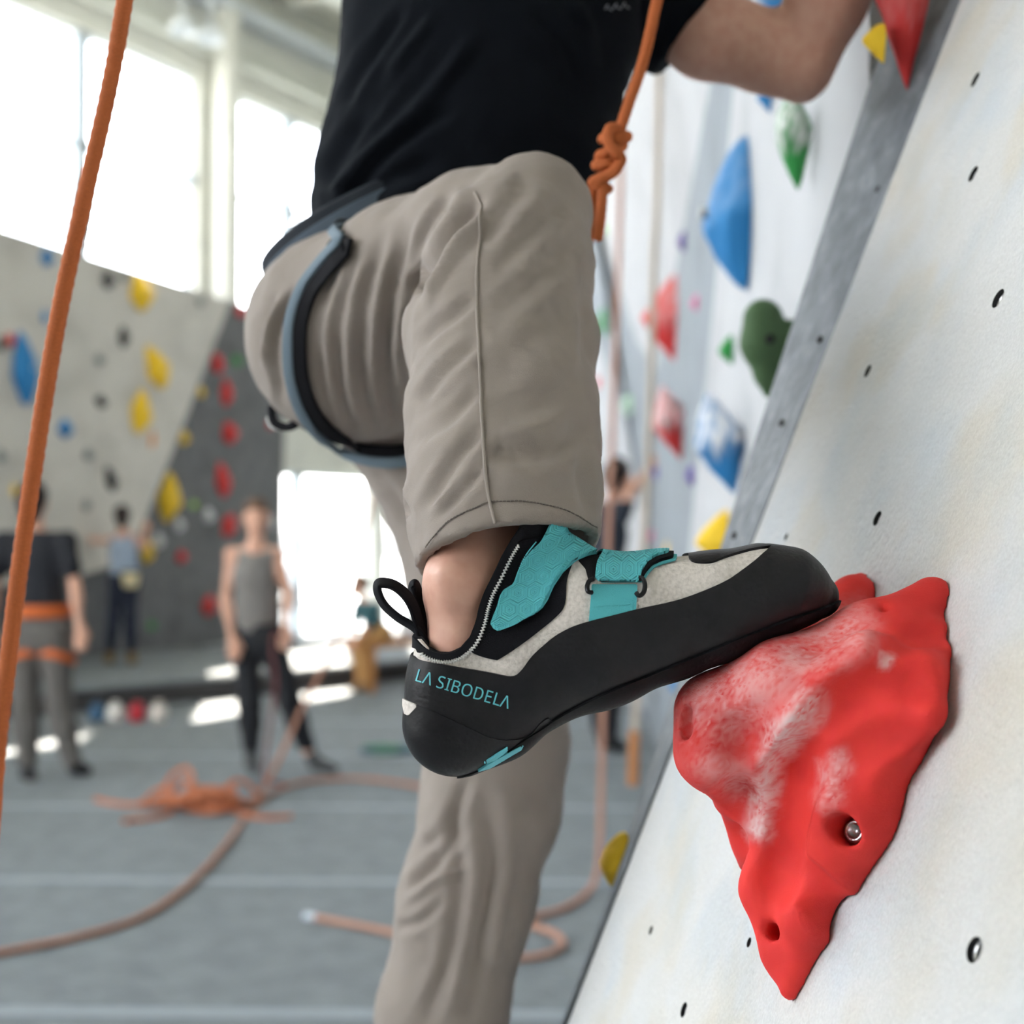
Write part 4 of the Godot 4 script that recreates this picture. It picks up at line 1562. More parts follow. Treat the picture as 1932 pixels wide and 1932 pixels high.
	# sole mark
	for pg in [[[900, 1457], [935, 1437], [960, 1424], [986, 1410], [980, 1419], [952, 1435], [926, 1449]], [[911, 1445], [936, 1430], [955, 1419], [967, 1411], [960, 1420], [937, 1436]]]:
		var up := []
		for c in pg:
			up.append([c[0] - 6, c[1] - 17])
		put("sole_mark", shell(b, q, poly(up), 7.2 * m, 5.0 * m, 0.01, 1), M.print_teal, o)
	# straps
	put("strap_backing", shell(b, q, poly([[1010, 1162], [1026, 1150], [1036, 1136], [1048, 1110], [1064, 1084], [1086, 1064], [1106, 1056], [1140, 1052], [1146, 985], [1040, 985], [1000, 1090]]), 5.4 * m, 3.6 * m), M.teal_plain, o)
	var s1 := put("strap", shell(b, q, poly([[928, 1176], [934, 1185], [943, 1190], [972, 1180], [1014, 1161], [1024, 1150], [1031, 1136], [1043, 1112], [1058, 1088], [1078, 1068], [1098, 1058], [1130, 1052], [1140, 985], [1030, 985], [1014, 1020], [1000, 1034], [984, 1055], [974, 1076], [967, 1101], [949, 1113], [943, 1126], [938, 1150]]), 7.6 * m, 5.4 * m, 0.0078), M.teal, o)
	s1.set_meta("label", "teal strap over the instep with embossed hexagons")
	put("strap_backing", shell(b, q, poly([[1130, 1104], [1214, 1104], [1224, 1090], [1236, 1078], [1252, 1072], [1276, 1066], [1290, 985], [1150, 985], [1132, 1060]]), 4.4 * m, 3.4 * m), M.teal_plain, o)
	put("strap_lining", shell(b, q, poly([[1128, 1104], [1210, 1104], [1219, 1090], [1231, 1077], [1247, 1070], [1270, 1064], [1284, 985], [1150, 985], [1130, 1060]]), 6.8 * m, 4.4 * m), M.velcro, o)
	var s2 := put("strap", shell(b, q, poly([[1121, 1100], [1125, 1105], [1204, 1107], [1208, 1104], [1213, 1090], [1224, 1075], [1240, 1066], [1262, 1060], [1276, 985], [1158, 985], [1148, 1042], [1134, 1056], [1125, 1076]]), 8.8 * m, 6.8 * m, 0.0078), M.teal, o)
	s2.set_meta("label", "teal front strap with embossed hexagons")
	put("strap_tab", shell(b, q, poly([[1116, 1107], [1203, 1107], [1199, 1170], [1110, 1185]]), 3.7 * m, 1.0 * m, 0.01, 1), M.teal_plain, o).set_meta("label", "teal strap tab stitched into the rand")
	put("strap_tab", shell(b, q, poly([[1118, 1141], [1194, 1136], [1192, 1170], [1112, 1185]]), 4.3 * m, 3.0 * m, 0.01, 1), M.teal_plain, o)
	# strap edging and stitches
	stitch_line(s1, [[932, 1172], [941, 1181], [1010, 1154], [1026, 1131], [1052, 1080], [1074, 1050], [1100, 1036]], 7.8 * m, M.teal_plain, 3.0)
	stitch_line(s1, [[936, 1165], [945, 1125], [953, 1114], [972, 1101], [980, 1072], [992, 1048], [1012, 1022]], 7.8 * m, M.teal_plain, 3.0)
	stitch_line(s2, [[1130, 1096], [1132, 1070], [1144, 1046], [1158, 1030]], 8.6 * m, M.teal_plain, 3.0)
	stitch_line(s2, [[1200, 1098], [1208, 1078], [1220, 1056], [1238, 1040]], 8.6 * m, M.teal_plain, 3.0)
	stitch_line(o, [[1120, 1144], [1190, 1140]], 4.5 * m, M.teal_plain, 4.0)
	stitch_line(o, [[1338, 1070], [1334, 1084], [1322, 1098], [1312, 1112]], 2.6 * m, M.stitch, 5.0)
	# zigzag collar thread
	var zig := []
	for i in range(6, dense.size() - 6):
		var a := dense[i - 1]
		var c := dense[i + 1]
		var w := (c - a).normalized()
		var s := Vector2(-w.y, w.x)
		for h in [0.0, 0.5]:
			var dd := dense[i].lerp(c, h) + s * (19.5 if (i * 2 + int(h * 2.0)) % 2 == 0 else 15.5)
			zig.append([dd.x, dd.y])
	var zp := PackedVector3Array()
	for p in zig:
		var zq := march(foot, p[0], p[1], 4.0 * m)
		if zq != Vector3.INF:
			zp.append(zq)
	put("collar_thread", tube(zp, 0.0010, 6), M.thread, o).set_meta("label", "pale zigzag stitching along the collar")
	# ends of the buckle ring
	for pts in [[[1120, 1092], [1112, 1096], [1108, 1106], [1110, 1116], [1118, 1118]], [[1204, 1090], [1213, 1092], [1217, 1104], [1214, 1118], [1206, 1124], [1200, 1118]]]:
		var ring := []
		for p in pts:
			ring.append(march(foot, p[0], p[1], 6.6 * m))
		put("buckle", tube(curve(ring, 5), 0.0017, 8), M.black_metal, o).set_meta("label", "black metal strap buckle")
	# pull loops at the heel
	var loops := [[[803, 1240], [797, 1212], [780, 1188], [748, 1168], [722, 1144], [709, 1118], [710, 1100], [724, 1096], [746, 1102], [768, 1120], [784, 1146], [794, 1180], [806, 1226]], [[800, 1232], [794, 1190], [783, 1150], [775, 1122], [776, 1103], [784, 1100], [792, 1120], [803, 1160], [812, 1200]]]
	for li in 2:
		var pts := []
		for p in loops[li]:
			pts.append(at(p[0], p[1], SHOE_D + (-0.006 if li == 0 else 0.012)))
		var path := curve(pts, 6)
		var outs := PackedVector3Array()
		for i in path.size():
			var dir := (path[mini(i + 1, path.size() - 1)] - path[maxi(i - 1, 0)]).normalized()
			outs.append(dir.cross(z).normalized().rotated(dir, deg_to_rad(24.0)))
		put("pull_loop", ribbon(path, outs, 0.011, 0.0034), M.webbing, o).set_meta("label", "black webbing heel loop")
	# printed name on the heel
	var f := SystemFont.new()
	f.font_names = PackedStringArray(["Droid Sans"])
	var letters := put("lettering", letters_on("LΛ SIBODELΛ", f, Vector2(783, 1285), Vector2(959, 1338), 24.0, 4.95 * m), M.print_teal, o)
	letters.set_meta("label", "teal name printed on the heel rubber")

func letters_on(text: String, f: Font, a: Vector2, b: Vector2, cap: float, off: float) -> ArrayMesh:
	var tm := TextMesh.new()
	tm.font = f
	tm.text = text
	tm.font_size = 96
	tm.pixel_size = 0.01
	tm.depth = 0.0
	tm.curve_step = 1.0
	tm.horizontal_alignment = HORIZONTAL_ALIGNMENT_LEFT
	var arr := tm.surface_get_arrays(0)
	var v: PackedVector3Array = arr[Mesh.ARRAY_VERTEX]
	var t: PackedInt32Array = arr[Mesh.ARRAY_INDEX]
	var lo := Vector3.ONE * 1e9
	var hi := Vector3.ONE * -1e9
	for p in v:
		lo = lo.min(p)
		hi = hi.max(p)
	var x := (b - a)
	var y := Vector2(x.y, -x.x).normalized()
	# cut long triangles so that letters follow the rubber
	var tris := []
	for i in range(0, t.size(), 3):
		tris.append([v[t[i]], v[t[i + 1]], v[t[i + 2]]])
	var nv := PackedVector3Array()
	var nn := PackedVector3Array()
	var nt := PackedInt32Array()
	var seen := {}
	for tri in tris:
		var ids := []
		for k in 3:
			var p: Vector3 = tri[k]
			if not seen.has(p):
				var fx := (p.x - lo.x) / (hi.x - lo.x)
				var fy := (p.y - lo.y) / (hi.y - lo.y)
				var q := a + x * fx + y * cap * fy
				var w := march(foot, q.x, q.y, off)
				seen[p] = nv.size()
				nv.append(w)
				nn.append(slope(foot, w))
			ids.append(seen[p])
		nt.append_array(ids)
	return mesh_of(nv, nn, orient(nv, nn, nt))

func stitch_line(parent: Node, pts: Array, off: float, m: Material, dash: float) -> void:
	# short thread segments along a line drawn on the shoe
	var line := curve2(pts, 6, false)
	var st_v := PackedVector3Array()
	var st_n := PackedVector3Array()
	var st_t := PackedInt32Array()
	var prev := line[0]
	var carry := 0.0
	var pieces := []
	for i in range(1, line.size()):
		var a := line[i - 1]
		var b := line[i]
		var l := a.distance_to(b)
		var s := carry
		while s + dash * 0.7 < l:
			pieces.append([a.lerp(b, s / l), a.lerp(b, (s + dash * 0.7) / l)])
			s += dash
		carry = maxf(0.0, s - l)
	for p in pieces:
		var w0 := march(foot, p[0].x, p[0].y, off)
		var w1 := march(foot, p[1].x, p[1].y, off)
		if w0 == Vector3.INF or w1 == Vector3.INF:
			continue
		var tm := tube(PackedVector3Array([w0, w1]), 0.0005, 5)
		var arr := tm.surface_get_arrays(0)
		var o := st_v.size()
		st_v.append_array(arr[Mesh.ARRAY_VERTEX])
		st_n.append_array(arr[Mesh.ARRAY_NORMAL])
		for k in (arr[Mesh.ARRAY_INDEX] as PackedInt32Array):
			st_t.append(k + o)
	if st_v.size() > 0:
		put("stitching", mesh_of(st_v, st_n, st_t), m, parent)

# ---------------------------------------------------------------- the climber
var legs: Sdf
var fold_noise: FastNoiseLite

func fold_at(p: Vector3, n: Vector3, folds: Array, rough: float, freq: float) -> float:
	# how far cloth stands out (+) or in (-) at a point of the body
	var d := (fold_noise.get_noise_3dv(p * freq) + 0.3 * fold_noise.get_noise_3dv(p * freq * 3.1)) * rough
	if n.dot(EYE - p) > 0.0:
		var q := pix(p)
		for f in folds:
			var r: Rect2 = f.box
			if not r.has_point(q):
				continue
			var pts: PackedVector2Array = f.pts
			var best := 1e9
			var pos := 0.0
			for i in pts.size() - 1:
				var a := pts[i]
				var ab := pts[i + 1] - a
				var h := clampf((q - a).dot(ab) / ab.length_squared(), 0.0, 1.0)
				var e := (q - a - ab * h).length()
				if e < best:
					best = e
					pos = (i + h) / (pts.size() - 1)
			var w := best / float(f.wide)
			if w < 2.4:
				# a crease with soft shoulders, running out at both ends
				d += f.deep * (exp(-w * w * 2.0) - 0.35 * exp(-(w - 1.2) * (w - 1.2) * 3.0)) * minf(1.0, minf(pos, 1.0 - pos) * 5.0 + 0.15)
	return d

func fold(pts: Array, wide: float, deep: float) -> Dictionary:
	var line := curve2(pts, 4, false)
	var r := Rect2(line[0], Vector2.ZERO)
	for p in line:
		r = r.expand(p)
	return {"pts": line, "wide": wide, "deep": deep, "box": r.grow(wide * 2.5)}

func crumple(b: Dictionary, folds: Array, rough: float, freq: float) -> void:
	var v: PackedVector3Array = b.v
	var n: PackedVector3Array = b.n
	for i in v.size():
		v[i] += n[i] * fold_at(v[i], n[i], folds, rough, freq)
	b.v = v
	b.n = normals(v, b.t)

func climber() -> void:
	fold_noise = noise(1.0, FastNoiseLite.TYPE_SIMPLEX_SMOOTH, 3, 301)
	var o := thing("person", "climber in black T-shirt and taupe trousers stepping onto the red hold", "person", at(800, 2300, 1.46))
	var A := func(px: float, py: float, d: float) -> Vector3: return at(px, py, d)
	var z := look * Vector3(0, 0, 1)
	# ---- body under the clothes
	var sk := Sdf.new()
	sk.k = 0.014
	# near foot and shin
	sk.chain([[A.call(1000, 430, 1.17), 0.045], [A.call(950, 700, 1.06), 0.046], [A.call(905, 985, 0.955), 0.036], [A.call(884, 1110, 0.925), 0.0310], [A.call(876, 1215, 0.92), 0.0235], [A.call(872, 1320, 0.92), 0.016]], z)
	sk.add(A.call(852, 1092, 0.8965), A.call(858, 1110, 0.8965), 0.0125, 0.011)
	sk.add(A.call(945, 960, 0.955), A.call(985, 1150, 0.92), 0.022, 0.020)
	sk.chain([[A.call(985, 1240, 0.92), 0.020], [A.call(1250, 1168, 0.92), 0.018], [A.call(1450, 1115, 0.92), 0.010]], z)
	sk.add(A.call(872, 1290, 0.92), A.call(985, 1240, 0.92), 0.016, 0.02)
	sk.chain([[A.call(1000, 420, 1.18), 0.046], [A.call(800, 540, 1.31), 0.062], [A.call(690, 620, 1.44), 0.08]])
	# far leg
	sk.chain([[A.call(770, 680, 1.56), 0.075], [A.call(900, 1080, 1.53), 0.062], [A.call(938, 1440, 1.49), 0.05], [A.call(890, 1650, 1.48), 0.05], [A.call(806, 2120, 1.46), 0.036], [A.call(800, 2200, 1.46), 0.032], [A.call(960, 2260, 1.44), 0.024]])
	# trunk, neck, head
	sk.chain([[A.call(720, 640, 1.50), 0.10, 0.9], [A.call(820, 420, 1.49), 0.115, 0.85], [A.call(900, 100, 1.49), 0.13, 0.8], [A.call(960, -240, 1.50), 0.135, 0.75]], z)
	sk.add(A.call(860, -330, 1.36), A.call(1110, -290, 1.62), 0.06, 0.06)
	sk.chain([[A.call(985, -380, 1.49), 0.055], [A.call(1040, -520, 1.48), 0.052]])
	sk.add(A.call(1060, -600, 1.47), A.call(1050, -690, 1.47), 0.075, 0.088)
	sk.add(A.call(1150, -610, 1.43), A.call(1185, -592, 1.42), 0.014, 0.012)
	sk.add(A.call(1110, -545, 1.45), A.call(1130, -540, 1.45), 0.045, 0.035)
	sk.add(A.call(1020, -640, 1.375), A.call(1022, -600, 1.375), 0.016, 0.010)
	# far arm, bent, with its hand on the wall above
	sk.chain([[A.call(1140, -120, 1.60), 0.058], [A.call(1335, 62, 1.57), 0.054], [A.call(1450, 100, 1.56), 0.047], [A.call(1508, 128, 1.55), 0.036]])
	sk.chain([[A.call(1514, 128, 1.55), 0.037], [A.call(1560, 0, 1.53), 0.048], [A.call(1640, -170, 1.50), 0.036], [A.call(1700, -300, 1.48), 0.028]])
	sk.add(A.call(1488, 142, 1.55), A.call(1513, 170, 1.55), 0.030, 0.013)
	hand(sk, A.call(1700, -300, 1.48), A.call(1745, -400, 1.46), -NW)
	# near arm, reaching up out of view
	sk.chain([[A.call(870, -330, 1.36), 0.056], [A.call(1060, -640, 1.22), 0.046], [A.call(1330, -900, 1.18), 0.042], [A.call(1540, -1120, 1.15), 0.029]])
	hand(sk, A.call(1540, -1120, 1.15), A.call(1610, -1210, 1.13), -NW)
	var skin := net(sk, 0.0066)
	put("body", solid(skin), M.skin, o)
	# ---- hair
	var hs := Sdf.new()
	hs.k = 0.02
	hs.add(A.call(1040, -640, 1.47), A.call(1036, -700, 1.47), 0.088, 0.094)
	hs.add(A.call(1000, -600, 1.48), A.call(1010, -690, 1.48), 0.06, 0.07)
	var hn := net(hs, 0.008)
	crumple(hn, [], 0.004, 60.0)
	put("hair", solid(hn), M.hair, o)
	# ---- trousers
	legs = Sdf.new()
	legs.k = 0.022
	legs.chain([[A.call(958, 1085, 0.925), 0.066, 0.92], [A.call(950, 950, 0.968), 0.070, 0.92], [A.call(947, 800, 1.025), 0.0735, 0.92], [A.call(945, 640, 1.085), 0.0765, 0.92], [A.call(962, 500, 1.135), 0.072, 0.94], [A.call(1008, 402, 1.17), 0.050, 1.0]], z)
	legs.chain([[A.call(1000, 406, 1.175), 0.050], [A.call(900, 455, 1.235), 0.065], [A.call(780, 535, 1.32), 0.084], [A.call(660, 635, 1.43), 0.116]])
	legs.add(A.call(660, 635, 1.43), A.call(600, 660, 1.47), 0.112, 0.070)
	legs.add(A.call(645, 575, 1.47), A.call(760, 560, 1.56), 0.084, 0.085)
	legs.chain([[A.call(740, 700, 1.55), 0.105], [A.call(850, 900, 1.545), 0.087], [A.call(905, 1120, 1.53), 0.081], [A.call(938, 1400, 1.50), 0.082], [A.call(925, 1520, 1.49), 0.079], [A.call(880, 1700, 1.48), 0.0765], [A.call(836, 1900, 1.47), 0.072], [A.call(800, 2110, 1.46), 0.066]])
	legs.add(A.call(955, 1540, 1.485), A.call(985, 1548, 1.48), 0.040, 0.030)
	var h0: Vector3 = A.call(786, 1104, 0.975)
	var h1: Vector3 = A.call(1134, 1034, 0.965)
	var h2: Vector3 = A.call(938, 986, 0.872)
	var hn_ := (h1 - h0).cross(h2 - h0).normalized()
	if hn_.dot(A.call(950, 700, 1.06) - h0) > 0.0:
		hn_ = -hn_
	var hc: Vector3 = A.call(955, 1050, 0.94)
	var far_hem: Vector3 = A.call(806, 2080, 1.46)
	var far_n: Vector3 = (far_hem - (A.call(880, 1700, 1.48) as Vector3)).normalized()
	var shin := Sdf.new()
	shin.k = legs.k
	shin.chain([[A.call(958, 1085, 0.925), 0.066, 0.92], [A.call(950, 950, 0.968), 0.070, 0.92], [A.call(947, 800, 1.025), 0.0735, 0.92]], z)
	var hem := func(p: Vector3, d: float) -> float:
		if d < 0.05 and p.distance_squared_to(hc) < 0.06:
			var e := hn_.dot(p - h0)
			d = maxf(d, e)
			if e > -0.07:
				d = maxf(d, -maxf(shin.eval(p, shin.all) + 0.0095, -e - 0.035))
		elif d < 0.05 and p.y < 1.0:
			d = maxf(d, far_n.dot(p - far_hem))
		return d
	var tn := net(legs, 0.0046, hem)
	var F := [
		fold([[905, 372], [860, 420], [812, 500], [778, 556]], 22, -0.012),
		fold([[850, 375], [805, 440], [770, 520]], 16, -0.006),
		fold([[895, 430], [840, 490], [800, 560]], 16, 0.005),
		fold([[1000, 330], [950, 400], [915, 460]], 26, -0.004),
		fold([[1070, 370], [1000, 440], [930, 510]], 26, -0.004),
		fold([[1090, 450], [1010, 530], [930, 590]], 30, -0.0025),
		fold([[896, 560], [850, 600], [790, 650]], 18, -0.004),
		fold([[898, 640], [850, 690], [790, 760]], 18, -0.004),
		fold([[903, 730], [850, 790], [790, 830]], 18, -0.0035),
		fold([[908, 810], [850, 880], [800, 960]], 18, -0.0045),
		fold([[914, 880], [880, 920], [820, 980]], 14, -0.0035),
		fold([[1080, 560], [1010, 640], [940, 700]], 34, -0.002),
		fold([[1100, 700], [1020, 760], [940, 780]], 30, -0.002),
		fold([[1110, 800], [1050, 840], [960, 850], [930, 840]], 34, -0.006),
		fold([[1112, 830], [1098, 890], [1116, 960]], 22, -0.004),
		fold([[1060, 880], [1010, 910], [940, 900]], 30, 0.003),
		fold([[1112, 520], [1104, 620], [1110, 700]], 20, -0.004),
		fold([[770, 430], [738, 560], [726, 700], [742, 820]], 18, -0.007),
		fold([[722, 450], [690, 560], [682, 700], [700, 800]], 18, -0.006),
		fold([[672, 480], [640, 590], [640, 720], [668, 820]], 16, -0.006),
		fold([[640, 490], [606, 590], [606, 700], [630, 790]], 14, -0.004),
		fold([[765, 560], [750, 650], [760, 740]], 14, 0.004),
		fold([[600, 520], [565, 580], [552, 660]], 14, -0.006),
		fold([[560, 540], [528, 600], [520, 680], [535, 760]], 12, -0.006),
		fold([[535, 560], [508, 620], [502, 690]], 10, 0.005),
		fold([[700, 890], [740, 930], [770, 980]], 16, -0.005),
		fold([[880, 1470], [850, 1560], [800, 1600]], 18, -0.006),
		fold([[870, 1560], [830, 1620], [770, 1680]], 18, -0.007),
		fold([[880, 1640], [820, 1660], [765, 1700]], 14, 0.005),
		fold([[850, 1500], [868, 1650], [850, 1800], [800, 1932]], 22, -0.006),
		fold([[840, 1700], [790, 1740], [750, 1750]], 14, -0.005),
		fold([[920, 1500], [930, 1650], [900, 1800], [880, 1930]], 26, -0.006),
		fold([[960, 1620], [930, 1760], [940, 1820]], 22, 0.005)]
	crumple(tn, F, 0.0028, 13.0)
	var tr := put("trousers", solid(tn), M.trousers, o)
	tr.set_meta("label", "taupe stretch trousers with side seam")
	# side seam, hem stitching
	var seam := PackedVector3Array()
	for p in curve2([[895, 362], [906, 385], [906, 430], [899, 520], [901, 600], [906, 720], [912, 830], [921, 930], [934, 988]], 6, false):
		seam.append(cloth_point(p.x, p.y, F))
	put("side_seam", tube(seam, 0.0013, 6), M.seam, tr)
	for line in [[[806, 1034], [846, 986], [900, 956], [930, 946], [1000, 946], [1060, 962], [1126, 996]]]:
		var ln := curve2(line, 10, false)
		var v := PackedVector3Array()
		for i in range(0, ln.size() - 1):
			var s := PackedVector3Array()
			for k in 2:
				var c := ln[i].lerp(ln[i + 1], 0.12 + 0.7 * k)
				s.append(cloth_point(c.x, c.y, F))
			put("stitch", tube(s, 0.0006, 5), M.stitch, tr)
	# ---- T-shirt
	var sh := Sdf.new()
	sh.k = 0.03
	sh.chain([[A.call(815, 500, 1.49), 0.142, 0.86], [A.call(845, 380, 1.49), 0.150, 0.86], [A.call(893, 250, 1.49), 0.160, 0.84], [A.call(925, 60, 1.49), 0.165, 0.82], [A.call(960, -220, 1.50), 0.165, 0.78]], z)
	sh.add(A.call(880, -310, 1.37), A.call(1100, -270, 1.61), 0.078, 0.078)
	sh.chain([[A.call(1120, -140, 1.60), 0.085], [A.call(1235, -10, 1.59), 0.082], [A.call(1330, 62, 1.575), 0.070]])
	sh.chain([[A.call(870, -320, 1.36), 0.078], [A.call(985, -520, 1.27), 0.068]])
	# hem below the belt line, sleeve mouths
	var sh_p: Vector3 = A.call(600, 428, 1.47)
	var sh_n: Vector3 = (look * Vector3(-0.38, -0.92, 0.0)).normalized()
	var sl_p: Vector3 = A.call(1298, 66, 1.58)
	var sl_n: Vector3 = (look * Vector3(0.76, -0.65, 0.0)).normalized()
	var cut := func(p: Vector3, d: float) -> float:
		if d < 0.06:
			d = maxf(d, sh_n.dot(p - sh_p))
			if p.distance_squared_to(sl_p) < 0.03:
				d = maxf(d, sl_n.dot(p - sl_p))
		return d
	var sn := net(sh, 0.0068, cut)
	var G := [
		fold([[610, 400], [690, 300], [800, 190], [900, 60]], 20, 0.007),
		fold([[640, 380], [740, 280], [860, 200]], 18, -0.006),
		fold([[600, 350], [680, 230], [740, 120]], 20, -0.007),
		fold([[650, 200], [700, 110], [760, 20]], 18, -0.006),
		fold([[680, 230], [740, 130], [820, 30]], 16, 0.005),
		fold([[600, 420], [720, 380], [860, 320]], 18, 0.006),
		fold([[590, 390], [700, 350], [820, 300]], 16, -0.006),
		fold([[1000, 20], [1060, 80], [1090, 160]], 20, -0.005),
		fold([[1080, 0], [1110, 60], [1120, 140]], 18, 0.004)]
	crumple(sn, G, 0.004, 9.0)
	var tee := put("t_shirt", solid(sn), M.shirt, o)
	tee.set_meta("label", "black short-sleeved T-shirt")
	# small pale print on the chest
	for k in 6:
		var a := march(sh, 1142 + k * 8, 17 - k * 1.0, 0.006)
		var b2 := march(sh, 1147 + k * 8, (9 if k % 2 == 0 else 20) - k * 1.0, 0.006)
		if a != Vector3.INF and b2 != Vector3.INF:
			put("chest_print", tube(PackedVector3Array([a, b2]), 0.0011, 5), mat(rgb8(120, 122, 126), 0.8), tee)
	# ---- far shoe, on a foothold of the edge board below the frame
	var fs := thing("climbing_shoe", "black climbing shoe on the climber's lower standing foot", "shoe", A.call(800, 2240, 1.46))
	var ss := Sdf.new()
	ss.k = 0.02
	ss.chain([[A.call(790, 2235, 1.46), 0.034], [A.call(850, 2250, 1.455), 0.036], [A.call(930, 2262, 1.445), 0.034], [A.call(1010, 2278, 1.44), 0.020]])
	put("body", solid(net(ss, 0.007)), M.rubber, fs)
	put("pull_loop", tube(curve([A.call(735, 2235, 1.46), A.call(715, 2200, 1.46), A.call(725, 2180, 1.46), A.call(745, 2205, 1.46)], 5), 0.003, 6), M.webbing, fs)
	var toe := A.call(1000, 2330, 1.44) as Vector3
	hold(toe + Vector3(0.03, -0.012, 0), Vector3(-0.93, 0.36, 0).normalized(), UW, 0.0, 0.07, 0.12, 0.07, "blue", "blue foothold under the climber's lower foot", "", [0.6, 0.5, 0.6], 0.0)
	harness(o)

func cloth_point(px: float, py: float, F: Array) -> Vector3:
	var p := march(legs, px, py)
	var n := slope(legs, p)
	return p + n * (fold_at(p, n, F, 0.0028, 13.0) + 0.0006)

func hand(sk: Sdf, wrist: Vector3, palm: Vector3, towards: Vector3) -> void:
	# palm and five bent fingers
	var dir := (palm - wrist).normalized()
	var side := dir.cross(towards).normalized()
	sk.add(wrist, palm, 0.026, 0.032)
	var root := palm + dir * 0.02
	for i in 4:
		var k := float(i) - 1.5
		var a := root + side * (k * 0.019)
		var l: float = [0.036, 0.042, 0.039, 0.031][i]
		var b := a + dir * l
		var c := b + (dir * 0.5 + towards).normalized() * l * 0.7
		var e := c + (towards - dir * 0.3).normalized() * l * 0.5
		sk.add(a, b, 0.0095, 0.009)
		sk.add(b, c, 0.009, 0.0082)
		sk.add(c, e, 0.0082, 0.0075)
	var t0 := wrist.lerp(palm, 0.5) - side * 0.03
	var t1 := t0 + (dir - side * 0.6).normalized() * 0.035
	sk.add(t0, t1, 0.011, 0.010)
	sk.add(t1, t1 + (dir * 0.6 + towards * 0.6).normalized() * 0.028, 0.010, 0.0085)

func harness(person: Node3D) -> void:
	var o := thing("climbing_harness", "blue-grey and black harness with leg loop on the climber's hips", "harness", at(650, 640, 1.40))
	# leg loop: seen part laid on the trousers, the rest round the back of the thigh
	var seen_ := [[646, 455], [622, 480], [598, 508], [572, 545], [552, 600], [547, 660], [552, 720], [572, 778], [606, 822], [650, 852], [700, 868], [750, 872], [790, 862], [830, 835], [860, 800]]
	for part in [["leg_loop", 0.0, 0.013, 0.006, "webbing_blue"], ["loop_padding", 18.0, 0.018, 0.004, "webbing"]]:
		var pts := PackedVector3Array()
		var outs := PackedVector3Array()
		var line := curve2(seen_, 5, false)
		for i in line.size():
			var a := line[maxi(i - 1, 0)]
			var c := line[mini(i + 1, line.size() - 1)]
			var s := (c - a).normalized()
			var inw := Vector2(s.y, -s.x) * float(part[1])
			var p := march(legs, line[i].x + inw.x, line[i].y + inw.y, 0.004, 1.22)
			if p == Vector3.INF:
				continue
			pts.append(p)
			outs.append(slope(legs, p))
		# closing arc on the hidden side of the thigh
		var last := pts[pts.size() - 1]
		var first := pts[0]
		var mid := at(700, 660, 1.42)
		for k in range(1, 12):
			var f := k / 12.0
			var g := last.lerp(first, f) + (look * Vector3(0.3, 0.15, -1.0)) * (0.14 * sin(f * PI))
			var w := slope(legs, g)
			var q := g - w * (legs.eval(g, legs.all) - 0.004)
			pts.append(q)
			outs.append(w)
		put(part[0], ribbon(pts, outs, part[2], part[3], true), M[part[4]], o)
	# waist belt: a band round the hips under the shirt hem
	var c := at(698, 452, 1.49)
	var ax := (look * Vector3(0.86, 0.44, 0)).normalized()
	var az := look * Vector3(0, 0, 1)
	for part in [["waist_belt", 0.0, 0.052, 0.006, "webbing_navy"], ["belt_webbing", 0.006, 0.016, 0.003, "webbing_dull"]]:
		var pts := PackedVector3Array()
		var outs := PackedVector3Array()
		for k in 48:
			var a := TAU * k / 48.0
			var r: Vector3 = ax * cos(a) * (0.124 + part[1]) + az * sin(a) * (0.118 + part[1])
			pts.append(c + r + (look * Vector3(0, 0.006 if part[1] > 0.0 else 0.0, 0)))
			outs.append(r.normalized())
		put(part[0], ribbon(pts, outs, part[2], part[3], true), M[part[4]], o)
	put("belt_buckle", tube(curve([at(636, 425, 1.352), at(652, 420, 1.352), at(662, 446, 1.352), at(646, 452, 1.352)], 4, true), 0.004, 8, true), M.black_metal, o)
	# gear loop and strap end at the back
	put("gear_loop", tube(curve([at(512, 770, 1.45), at(516, 796, 1.43), at(540, 806, 1.42), at(558, 800, 1.41)], 5), 0.005, 8), M.webbing, o)
	put("strap_end", tube(curve([at(508, 786, 1.44), at(514, 800, 1.44), at(524, 806, 1.43)], 4), 0.0045, 8), M.thread, o)

func legs_inside(p: Vector3) -> Vector3:
	return p

